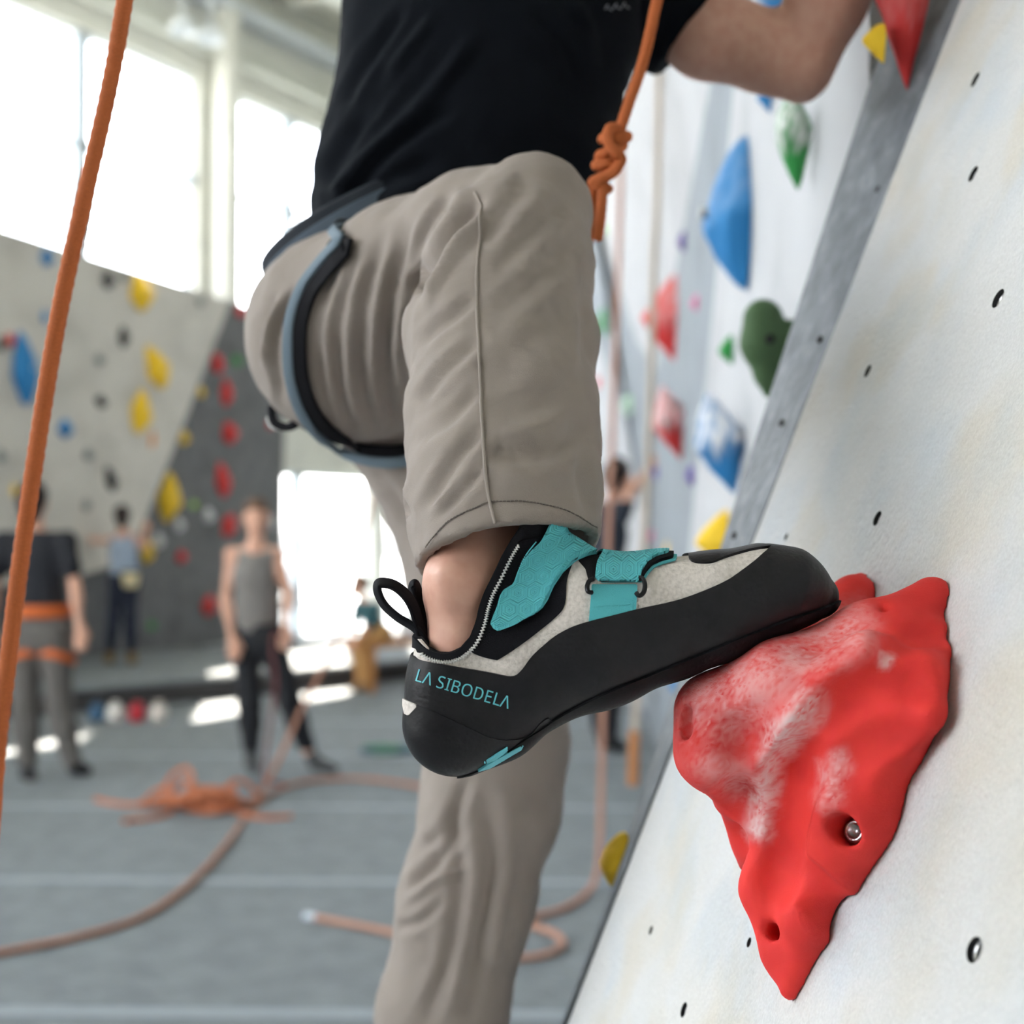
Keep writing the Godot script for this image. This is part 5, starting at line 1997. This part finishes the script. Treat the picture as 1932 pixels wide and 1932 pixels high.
# ---------------------------------------------------------------- people in the hall
func crowd(called_label: String, J: Dictionary, d: float, wear: Dictionary) -> Node3D:
	var g := func(k: String) -> Vector3:
		var j: Array = J[k]
		return at(j[0], j[1], d + (j[2] if j.size() > 2 else 0.0))
	var z := (EYE - at(J.neck[0], J.neck[1], d)).normalized()
	var o := thing("person", called_label, "person", Vector3(g.call("hip").x, 0.0, g.call("hip").z))
	var sc: float = wear.get("scale", 1.0)
	var side: Vector3 = ((g.call("sh_r") as Vector3) - (g.call("sh_l") as Vector3)).normalized()
	var fwd := side.cross(Vector3.UP).normalized()
	if wear.has("face"):
		fwd = (wear.face as Vector3).normalized()
	var neck: Vector3 = g.call("neck")
	var head: Vector3 = g.call("head")
	var hip: Vector3 = g.call("hip")
	var chest: Vector3 = neck.lerp(hip, 0.3)
	var waist: Vector3 = neck.lerp(hip, 0.68)
	var hw: Vector3 = side * 0.085 * sc
	var grow := func(sd: Sdf, e: float, parts: Array) -> void:
		for p in parts:
			match p:
				"head":
					sd.add(head + Vector3(0, 0.035, 0) * sc - fwd * 0.012, head - Vector3(0, 0.045, 0) * sc + fwd * 0.006, 0.088 * sc + e, 0.068 * sc + e)
					sd.add(head - Vector3(0, 0.075, 0) * sc + fwd * 0.05, head - Vector3(0, 0.06, 0) * sc + fwd * 0.055, 0.032 * sc + e, 0.03 * sc + e)
					sd.add(head - Vector3(0, 0.005, 0) * sc + fwd * 0.085, head - Vector3(0, 0.03, 0) * sc + fwd * 0.098, 0.010 * sc + e, 0.014 * sc + e)
					for s in [-1.0, 1.0]:
						sd.add(head + side * 0.08 * s * sc, head + side * 0.082 * s * sc - Vector3(0, 0.03, 0) * sc, 0.014 + e, 0.010 + e)
					sd.add(head - Vector3(0, 0.06, 0) * sc - fwd * 0.015, neck, 0.05 * sc + e, 0.056 * sc + e)
				"trunk":
					sd.add(chest, waist, 0.150 * sc + e, 0.128 * sc + e, fwd, 0.68)
					sd.add(waist, hip, 0.126 * sc + e, 0.140 * sc + e, fwd, 0.74)
					sd.add(g.call("sh_l"), g.call("sh_r"), 0.052 * sc + e, 0.052 * sc + e)
					sd.add(neck - Vector3(0, 0.02, 0), chest, 0.07 * sc + e, 0.12 * sc + e, fwd, 0.7)
				"hips":
					sd.add(waist.lerp(hip, 0.5), hip, 0.126 * sc + e, 0.142 * sc + e, fwd, 0.76)
					sd.add(hip - hw, hip + hw, 0.088 * sc + e, 0.088 * sc + e)
				"legs":
					for s in ["l", "r"]:
						var h: Vector3 = hip + hw * (-1.0 if s == "l" else 1.0)
						sd.chain([[h, 0.084 * sc + e], [g.call("kn_" + s), 0.060 * sc + e], [(g.call("kn_" + s) as Vector3).lerp(g.call("an_" + s), 0.35), 0.058 * sc + e], [g.call("an_" + s), 0.040 * sc + e]])
				"feet":
					for s in ["l", "r"]:
						sd.chain([[g.call("an_" + s), 0.038 * sc + e], [(g.call("an_" + s) as Vector3).lerp(g.call("toe_" + s), 0.3) - Vector3(0, 0.02, 0), 0.036 * sc + e], [g.call("toe_" + s), 0.028 * sc + e]])
				"sleeves":
					for s in ["l", "r"]:
						var a: Vector3 = g.call("sh_" + s)
						sd.add(a, a.lerp(g.call("el_" + s), 0.62), 0.056 * sc + e, 0.052 * sc + e)
				"arms":
					for s in ["l", "r"]:
						var e_: Vector3 = g.call("el_" + s)
						var w: Vector3 = g.call("wr_" + s)
						sd.chain([[g.call("sh_" + s), 0.050 * sc + e], [e_, 0.038 * sc + e], [e_.lerp(w, 0.3), 0.039 * sc + e], [w, 0.027 * sc + e]])
						var dir := (w - e_).normalized()
						var pl := w + dir * 0.05 * sc
						sd.add(w, pl, 0.026 * sc + e, 0.03 * sc + e)
						var ac := dir.cross(z).normalized()
						for k in 4:
							var f0 := pl + ac * ((k - 1.5) * 0.018) + dir * 0.02
							sd.add(f0, f0 + dir * [0.06, 0.07, 0.065, 0.05][k] * sc - fwd * 0.012, 0.0095, 0.008)
						sd.add(w + dir * 0.02 - ac * 0.025, w + dir * 0.065 - ac * 0.05, 0.011, 0.009)
	var sk := Sdf.new()
	sk.k = 0.035
	grow.call(sk, -0.007, ["head", "trunk", "hips", "legs", "feet", "arms"])
	put("body", solid(net(sk, 0.0145)), wear.skin, o)
	var hair := Sdf.new()
	hair.k = 0.03
	hair.add(head + Vector3(0, 0.06, 0) * sc - fwd * 0.02, head + Vector3(0, 0.01, 0) * sc - fwd * 0.045, 0.084 * sc, 0.082 * sc)
	if wear.get("tail", false):
		hair.chain([[head + Vector3(0, 0.03, 0) - fwd * 0.09, 0.035], [head - Vector3(0, 0.08, 0) - fwd * 0.14, 0.03], [head - Vector3(0, 0.2, 0) - fwd * 0.12, 0.012]])
	if wear.get("back_of_head", false):
		hair.add(head + Vector3(0, 0.03, 0) - fwd * 0.03, head - Vector3(0, 0.055, 0) - fwd * 0.045, 0.088 * sc, 0.06 * sc)
	put("hair", solid(net(hair, 0.013)), wear.hair, o)
	var top := Sdf.new()
	top.k = 0.04
	grow.call(top, 0.008, ["trunk"] + (["sleeves"] if wear.get("sleeves", false) else []))
	var sp := neck + Vector3(0, -0.005, 0)
	var neckline := func(p: Vector3, dd: float) -> float:
		if not wear.get("sleeves", false):
			# a tank top leaves the shoulders and the neckline free
			dd = maxf(dd, (p.y - (neck.y - 0.06 + 0.35 * minf(absf(side.dot(p - neck)), 0.10) - 6.0 * maxf(0.0, absf(side.dot(p - neck)) - 0.115))))
		else:
			dd = maxf(dd, p.y - sp.y)
		return maxf(dd, (hip.y - 0.02) - p.y)
	var tn := net(top, 0.0145, neckline)
	crumple(tn, [], 0.006, 7.0)
	put(wear.get("top_name", "t_shirt"), solid(tn), wear.top, o)
	var tr := Sdf.new()
	tr.k = 0.04
	grow.call(tr, 0.011 if wear.get("tight", false) else 0.016, ["hips", "legs"])
	var hem_l: float = (g.call("an_l") as Vector3).y + 0.035
	var cutoff := func(p: Vector3, dd: float) -> float:
		return maxf(maxf(dd, hem_l - p.y), p.y - (hip.y + 0.13))
	var rn := net(tr, 0.0145, cutoff)
	crumple(rn, [], 0.002 if wear.get("tight", false) else 0.008, 8.0)
	put("trousers", solid(rn), wear.low, o)
	for s in ["l", "r"]:
		var f := Sdf.new()
		f.k = 0.03
		f.chain([[(g.call("an_" + s) as Vector3) + Vector3(0, 0.015, 0), 0.044], [(g.call("an_" + s) as Vector3).lerp(g.call("toe_" + s), 0.25) - Vector3(0, 0.015, 0), 0.044], [g.call("toe_" + s), 0.034]])
		var floor_y: float = wear.get("stand", 0.0)
		put("shoe", solid(net(f, 0.012, func(p: Vector3, dd: float) -> float: return maxf(dd, floor_y + 0.002 - p.y))), wear.shoes, o)
	return o

func band(called: String, c: Vector3, ax: Vector3, az: Vector3, width: float, thick: float, m: Material, parent: Node) -> void:
	var pts := PackedVector3Array()
	var outs := PackedVector3Array()
	for k in 32:
		var a := TAU * k / 32.0
		var r := ax * cos(a) + az * sin(a)
		pts.append(c + r)
		outs.append(r.normalized())
	put(called, ribbon(pts, outs, width, thick, true), m, parent)

func people() -> void:
	var tan_ := grain(mat(rgb8(206, 158, 134), 0.6), 9.0, null, null)
	var dark_hair := mat(rgb8(38, 28, 24), 0.8)
	var brown_hair := mat(rgb8(96, 72, 54), 0.8)
	# man seen from behind
	var man := {"head": [64, 950], "neck": [66, 1000], "sh_l": [10, 1022], "sh_r": [124, 1022], "hip": [78, 1190], "el_l": [-14, 1112, -0.05], "wr_l": [-18, 1190, -0.1], "el_r": [142, 1108, -0.05], "wr_r": [150, 1182, -0.1], "kn_l": [48, 1330], "an_l": [52, 1455], "toe_l": [58, 1474, -0.12], "kn_r": [112, 1330], "an_r": [136, 1438], "toe_r": [163, 1454, 0.02]}
	var a := crowd("man seen from behind in black T-shirt, grey trousers and orange harness", man, 7.72, {"skin": tan_, "hair": dark_hair, "top": mat(rgb8(26, 28, 34), 0.9), "low": mat(rgb8(96, 92, 88), 0.9), "shoes": mat(rgb8(34, 34, 36), 0.8), "sleeves": true, "face": Vector3(0.1, 0, -1), "back_of_head": true})
	var orange := mat(rgb8(190, 92, 36), 0.8)
	var c := at(78, 1152, 7.72)
	var h := thing("climbing_harness", "orange harness round the hips of the man seen from behind", "harness", c)
	band("waist_belt", c, Vector3(0.168, 0, 0), Vector3(0, 0, 0.135), 0.075, 0.012, orange, h)
	band("leg_loop", at(52, 1240, 7.72), Vector3(0.098, 0.02, 0), Vector3(0, 0.03, 0.098), 0.05, 0.012, orange, h)
	band("leg_loop", at(108, 1240, 7.72), Vector3(0.098, -0.02, 0), Vector3(0, 0.03, 0.098), 0.05, 0.012, orange, h)
	# woman looking up
	var wo := {"head": [484, 978], "neck": [484, 1028], "sh_l": [438, 1046], "sh_r": [524, 1046], "hip": [488, 1206], "el_l": [426, 1130, -0.02], "wr_l": [438, 1206, -0.12], "el_r": [546, 1120, -0.02], "wr_r": [540, 1184, -0.12], "kn_l": [470, 1326, -0.03], "an_l": [474, 1426], "toe_l": [478, 1452, -0.14], "kn_r": [546, 1322, -0.03], "an_r": [586, 1430, 0.05], "toe_r": [628, 1450, 0.0]}
	crowd("woman in grey tank top and black leggings standing and looking up", wo, 7.76, {"skin": tan_, "hair": brown_hair, "top": mat(rgb8(122, 118, 114), 0.9), "low": mat(rgb8(26, 28, 32), 0.85), "shoes": mat(rgb8(70, 72, 72), 0.8), "tight": true, "scale": 0.93, "tail": true, "face": Vector3(0.35, 0.25, 1.0), "top_name": "tank_top"})
	# climber starting the left wall
	var cl := {"head": [230, 976, -0.03], "neck": [232, 1004], "sh_l": [214, 1018], "sh_r": [256, 1016], "hip": [234, 1096], "el_l": [176, 1020, 0.25], "wr_l": [136, 994, 0.5], "el_r": [272, 1034, 0.25], "wr_r": [276, 1000, 0.5], "kn_l": [214, 1168], "an_l": [208, 1236], "toe_l": [204, 1247, 0.1], "kn_r": [246, 1168], "an_r": [248, 1238], "toe_r": [252, 1249, 0.1]}
	crowd("climber in pale blue top and navy leggings reaching for the left wall", cl, 12.25, {"skin": tan_, "hair": dark_hair, "top": mat(rgb8(150, 164, 182), 0.9), "low": mat(rgb8(30, 36, 52), 0.85), "shoes": mat(rgb8(120, 98, 60), 0.8), "tight": true, "scale": 0.84, "face": Vector3(-0.35, 0, -1.0), "back_of_head": true, "top_name": "tank_top", "stand": 0.2})
	var bag := at(246, 1092, 12.05)
	var cb := thing("chalk_bag", "cream chalk bag hanging at the back of the climber in pale blue", "bag", bag)
	put("pouch", lathe([Vector2(0.0, -0.085), Vector2(0.05, -0.082), Vector2(0.072, -0.05), Vector2(0.078, 0.04), Vector2(0.082, 0.07), Vector2(0.074, 0.07), Vector2(0.068, 0.03), Vector2(0.0, 0.02)], Transform3D(Basis(), bag), 16), mat(rgb8(214, 200, 160), 0.9), cb)
	put("rim", tube(ring_path(bag + Vector3(0, 0.07, 0), 0.08), 0.01, 6, true), M.webbing, cb)
	# man at the right wall with a raised arm
	var rw := {"head": [1170, 900], "neck": [1158, 946], "sh_l": [1130, 966], "sh_r": [1172, 968, -0.1], "hip": [1142, 1150], "el_l": [1120, 1060, 0.1], "wr_l": [1150, 1110, 0.2], "el_r": [1192, 926, -0.2], "wr_r": [1222, 888, -0.1], "kn_l": [1128, 1290, 0.1], "an_l": [1134, 1390, 0.05], "toe_l": [1158, 1408, 0.05], "kn_r": [1150, 1290, -0.1], "an_r": [1150, 1392, -0.1], "toe_r": [1174, 1410, -0.1]}
	crowd("man in dark T-shirt raising an arm to the distant wall", rw, 8.66, {"skin": tan_, "hair": dark_hair, "top": mat(rgb8(40, 46, 56), 0.9), "low": mat(rgb8(38, 38, 42), 0.9), "shoes": mat(rgb8(36, 38, 38), 0.8), "sleeves": true, "face": Vector3(1, 0.2, -0.2), "back_of_head": true})
	# person sitting on a bench far behind
	var si := {"head": [676, 1106], "neck": [684, 1134], "sh_l": [676, 1146, 0.15], "sh_r": [706, 1146, -0.15], "hip": [716, 1196], "el_l": [668, 1180, 0.2], "wr_l": [660, 1206, 0.1], "el_r": [690, 1186, -0.2], "wr_r": [672, 1206, -0.2], "kn_l": [676, 1218, 0.12], "an_l": [682, 1290, 0.12], "toe_l": [664, 1297, 0.12], "kn_r": [684, 1220, -0.14], "an_r": [690, 1291, -0.14], "toe_r": [672, 1299, -0.14]}
	crowd("person in teal top sitting on the bench by the bright window", si, 11.95, {"skin": tan_, "hair": brown_hair, "top": mat(rgb8(54, 96, 104), 0.9), "low": mat(rgb8(176, 134, 84), 0.9), "shoes": mat(rgb8(120, 96, 70), 0.8), "sleeves": true, "scale": 0.85, "face": Vector3(-1, -0.2, 0.2)})

func ring_path(c: Vector3, r: float) -> PackedVector3Array:
	var out := PackedVector3Array()
	for k in 16:
		out.append(c + Vector3(cos(TAU * k / 16.0), 0, sin(TAU * k / 16.0)) * r)
	return out

# ---------------------------------------------------------------- things on the floor
func floor_things() -> void:
	M.webbing_blue = grain(mat(rgb8(98, 114, 126), 0.8), 40.0, null, null)
	M.webbing_dull = grain(mat(rgb8(72, 84, 96), 0.85), 40.0, null, null)
	M.webbing_navy = grain(mat(rgb8(26, 33, 42), 0.85), 40.0, null, null)
	# small bags in front of the landing mat
	var cols := [[184, "blue", rgb8(60, 92, 120)], [217, "white", rgb8(222, 218, 210)], [259, "red", rgb8(178, 48, 58)], [300, "cream", rgb8(216, 206, 196)]]
	for c in cols:
		var p := on_level(c[0], 1361)
		var t := thing("drawstring_bag", "small %s drawstring bag lying against the landing mat" % c[1], "bag", p, "")
		var x := Transform3D(Basis(Vector3.UP, c[0] * 0.1), p)
		put("sack", lathe([Vector2(0, 0.0), Vector2(0.05, 0.002), Vector2(0.066, 0.03), Vector2(0.062, 0.09), Vector2(0.05, 0.125), Vector2(0.026, 0.135), Vector2(0.034, 0.155), Vector2(0.0, 0.15)], x, 14), mat(c[2], 0.9), t)
		put("cord", tube(ring_path(p + Vector3(0, 0.136, 0), 0.03), 0.005, 6, true), M.webbing, t)
	# bench with bags by the window
	var d := 12.5
	var l := on_level(690, 1304)
	var r := on_level(770, 1298)
	var dir := (r - l).normalized()
	var wood := mat(rgb8(176, 122, 68), 0.7)
	var b := thing("bench", "wooden bench standing by the bright window", "bench", l)
	var xf := Basis(dir, Vector3.UP, dir.cross(Vector3.UP))
	put("seat", box(Transform3D(xf, l + dir * 0.6 + Vector3(0, 0.44, 0)), Vector3(1.5, 0.05, 0.36), 0.01), wood, b)
	for s in [0.0, 1.2]:
		for k in [-0.13, 0.13]:
			put("leg", box(Transform3D(xf, l + dir * s + xf.z * k + Vector3(0, 0.21, 0)), Vector3(0.06, 0.42, 0.06), 0.006), wood, b)
	var by := l + Vector3(0, 0.465, 0)
	for q in [[0.52, 0.15, 0.26, rgb8(226, 230, 234), "white"], [0.84, 0.14, 0.27, rgb8(232, 178, 40), "yellow"], [1.14, 0.13, 0.2, rgb8(226, 170, 50), "amber"]]:
		var p := by + dir * float(q[0])
		var t := thing("gym_bag", "%s bag standing on the wooden bench" % q[4], "bag", p)
		put("sack", lathe([Vector2(0, 0.0), Vector2(q[1] * 0.9, 0.003), Vector2(q[1], q[2] * 0.3), Vector2(q[1] * 0.95, q[2] * 0.75), Vector2(q[1] * 0.5, q[2]), Vector2(0, q[2] * 0.97)], Transform3D(Basis(), p), 16), mat(q[3], 0.9), t)
		put("handle", tube(curve([p + dir * 0.06 + Vector3(0, q[2], 0), p + Vector3(0, q[2] + 0.08, 0), p - dir * 0.06 + Vector3(0, q[2], 0)], 6), 0.008, 6), M.webbing, t)
	# green sling bundle on the floor
	var gp := on_level(730, 1420)
	var gs := thing("rope_bundle", "small bundle of green and blue slings on the floor mats", "rope", gp)
	var rr := RandomNumberGenerator.new()
	rr.seed = 5
	for k in 5:
		var pts := []
		for i in 7:
			pts.append(gp + Vector3(rr.randf_range(-0.18, 0.18), 0.012 + 0.008 * k, rr.randf_range(-0.10, 0.10)))
		put("sling", tube(curve(pts, 5, true), 0.010, 7, true), mat(rgb8(90, 140, 110), 0.85) if k % 2 == 0 else mat(rgb8(92, 120, 140), 0.85), gs)

func ropes() -> void:
	# rope in front at the left, taut from above
	var fr := thing("climbing_rope", "taut orange rope running down in front of the window wall", "rope", at(100, 700, 0.76))
	var pts := [at(300, -420, 0.80), at(237, -10, 0.78), at(205, 170, 0.77), at(160, 370, 0.76), at(112, 590, 0.755), at(72, 830, 0.75), at(40, 1050, 0.75), at(10, 1290, 0.75), at(-8, 1450, 0.75), at(-50, 2000, 0.75)]
	put("strand", tube(curve(pts, 24), 0.0050, 14, false, 260.0, 0.05), M.rope, fr)
	# tie-in: rope, knot, tail
	var ti := thing("climbing_rope", "orange rope tied with a figure-eight knot at the climber's waist", "rope", at(1150, 300, 1.30))
	put("strand", tube(curve([at(1330, -420, 1.34), at(1242, -10, 1.31), at(1215, 110, 1.30), at(1188, 190, 1.30), at(1168, 250, 1.30)], 14), 0.0058, 10, false, 260.0, 0.05), M.rope, ti)
	var kn := []
	for k in 46:
		var f := k / 45.0
		var c := Vector2(1164, 248).lerp(Vector2(1132, 352), f)
		var a := f * TAU * 4.2
		kn.append(at(c.x + sin(a) * (22.0 - 6.0 * f), c.y + 6.0 * cos(a * 0.5), 1.30 + 0.011 * cos(a)))
	put("knot", tube(curve(kn, 3), 0.0058, 10, false, 260.0, 0.05), M.rope, ti)
	put("knot", tube(curve([at(1166, 245, 1.295), at(1152, 242, 1.285), at(1146, 262, 1.28), at(1160, 286, 1.28), at(1172, 300, 1.285), at(1160, 322, 1.285), at(1138, 336, 1.29), at(1124, 352, 1.295)], 6), 0.0058, 10, false, 260.0, 0.05), M.rope, ti)
	put("tail", tube(curve([at(1138, 335, 1.295), at(1136, 370, 1.295), at(1133, 410, 1.30), at(1128, 452, 1.31)], 8), 0.0056, 10, false, 260.0, 0.05), M.rope, ti)
	put("tail", tube(curve([at(1126, 340, 1.30), at(1116, 380, 1.31), at(1112, 420, 1.33), at(1108, 470, 1.36)], 8), 0.0056, 10, false, 260.0, 0.05), M.rope, ti)
	# rope that sweeps over the floor and rises past the woman
	var f := func(px: float, py: float, up := 0.0) -> Vector3: return on_level(px, py) + Vector3(0, 0.014 + up, 0)
	var sw := thing("climbing_rope", "faded orange rope curving over the floor and rising beside the woman", "rope", f.call(300, 1720))
	put("strand", tube(curve([f.call(-120, 1832), f.call(0, 1805), f.call(150, 1774), f.call(270, 1735), f.call(360, 1672), f.call(430, 1595), f.call(484, 1515), at(530, 1425, 7.0), at(566, 1345, 7.1), at(606, 1268, 7.2), at(646, 1178, 7.3), at(690, 1000, 7.5), at(730, 800, 7.7), at(800, 400, 8.0), at(900, -300, 8.4), at(960, -900, 8.6)], 8), 0.013, 8), M.rope_floor, sw)
	var ar := thing("climbing_rope", "faded orange rope lying in an arc from the rope pile behind the shoe", "rope", f.call(650, 1473))
	put("strand", tube(curve([f.call(470, 1535), f.call(520, 1497), f.call(580, 1479), f.call(660, 1473), f.call(740, 1480), f.call(830, 1497), f.call(900, 1530)], 8), 0.013, 8), M.rope_floor, ar)
	var wr := thing("climbing_rope", "dark red belay rope hanging from the woman's hands to the floor", "rope", at(515, 1300, 7.6))
	put("strand", tube(curve([at(536, 1200, 7.58), at(518, 1196, 7.56), at(514, 1230, 7.56), at(520, 1290, 7.56), at(508, 1380, 7.56), at(498, 1462, 7.56), f.call(505, 1478), f.call(540, 1486)], 8), 0.009, 8), mat(rgb8(112, 58, 56), 0.85), wr)
	# loose end with a taped tip, behind the standing leg, up to a top anchor
	var le := thing("climbing_rope", "orange rope with pale taped end winding behind the standing leg", "rope", f.call(700, 1755))
	put("strand", tube(curve([f.call(594, 1738), f.call(660, 1750), f.call(745, 1768), f.call(860, 1800), f.call(960, 1815), f.call(1030, 1808), f.call(1062, 1788), f.call(1045, 1768), f.call(1005, 1752), f.call(1012, 1735), f.call(1060, 1722), f.call(1104, 1694), at(1128, 1640, 5.25), at(1134, 1500, 5.3), at(1142, 1200, 5.35), at(1160, 700, 5.45), at(1172, 300, 5.5), at(1192, -700, 5.5), at(1212, -1850, 5.5)], 8), 0.012, 8), M.rope_loose, le)
	put("taped_end", tube(PackedVector3Array([f.call(576, 1734), f.call(596, 1738)]), 0.0145, 8), mat(rgb8(196, 206, 216), 0.6), le)
	var hr := thing("climbing_rope", "pale rope hanging straight down in front of the distant wall", "rope", at(1225, 850, 5.2))
	put("strand", tube(curve([at(1262, -2020, 5.2), at(1244, 140, 5.2), at(1234, 500, 5.2), at(1224, 850, 5.2), at(1206, 1200, 5.2), at(1196, 1440, 5.2)], 8), 0.014, 8), M.rope_pale, hr)
	put("rope_end", tube(curve([at(1197, 1380, 5.2), at(1196, 1420, 5.2), at(1194, 1480, 5.2)], 4), 0.022, 8), mat(rgb8(176, 118, 70), 0.8), hr)
	# pile of rope
	var pc := on_level(370, 1528)
	var pile := thing("rope_pile", "tangled pile of orange rope on the grey floor mats", "rope", pc)
	var rr := RandomNumberGenerator.new()
	rr.seed = 12
	var pp := [on_level(180, 1512) + Vector3(0, 0.012, 0), on_level(250, 1523) + Vector3(0, 0.012, 0)]
	for k in 17:
		# loop after loop, some flopped flat and some standing
		var c := pc + Vector3(rr.randf_range(-0.26, 0.26), 0, rr.randf_range(-0.10, 0.10))
		var r := rr.randf_range(0.07, 0.13)
		var ax := Vector3(cos(k * 2.1), 0, sin(k * 2.1) * 0.5).normalized()
		var lift := rr.randf_range(0.25, 0.75)
		var ay := (Vector3(-ax.z, 0, ax.x) * (1.0 - lift) + Vector3.UP * lift).normalized()
		for i in 6:
			var a := TAU * i / 6.0 - PI * 0.5
			var p := c + ax * cos(a) * r + ay * (sin(a) * r + r * lift)
			p.y = maxf(p.y, 0.012) + 0.012
			pp.append(p)
	pp.append(on_level(480, 1545) + Vector3(0, 0.012, 0))
	pp.append(on_level(550, 1544) + Vector3(0, 0.012, 0))
	put("coil", tube(curve(pp, 5), 0.012, 8), M.rope_pile, pile)
	put("loose_end", tube(curve([pc + Vector3(-0.1, 0.02, 0.1), on_level(300, 1545) + Vector3(0, 0.013, 0), on_level(232, 1554) + Vector3(0, 0.013, 0)], 8), 0.013, 8), M.rope_pile, pile)
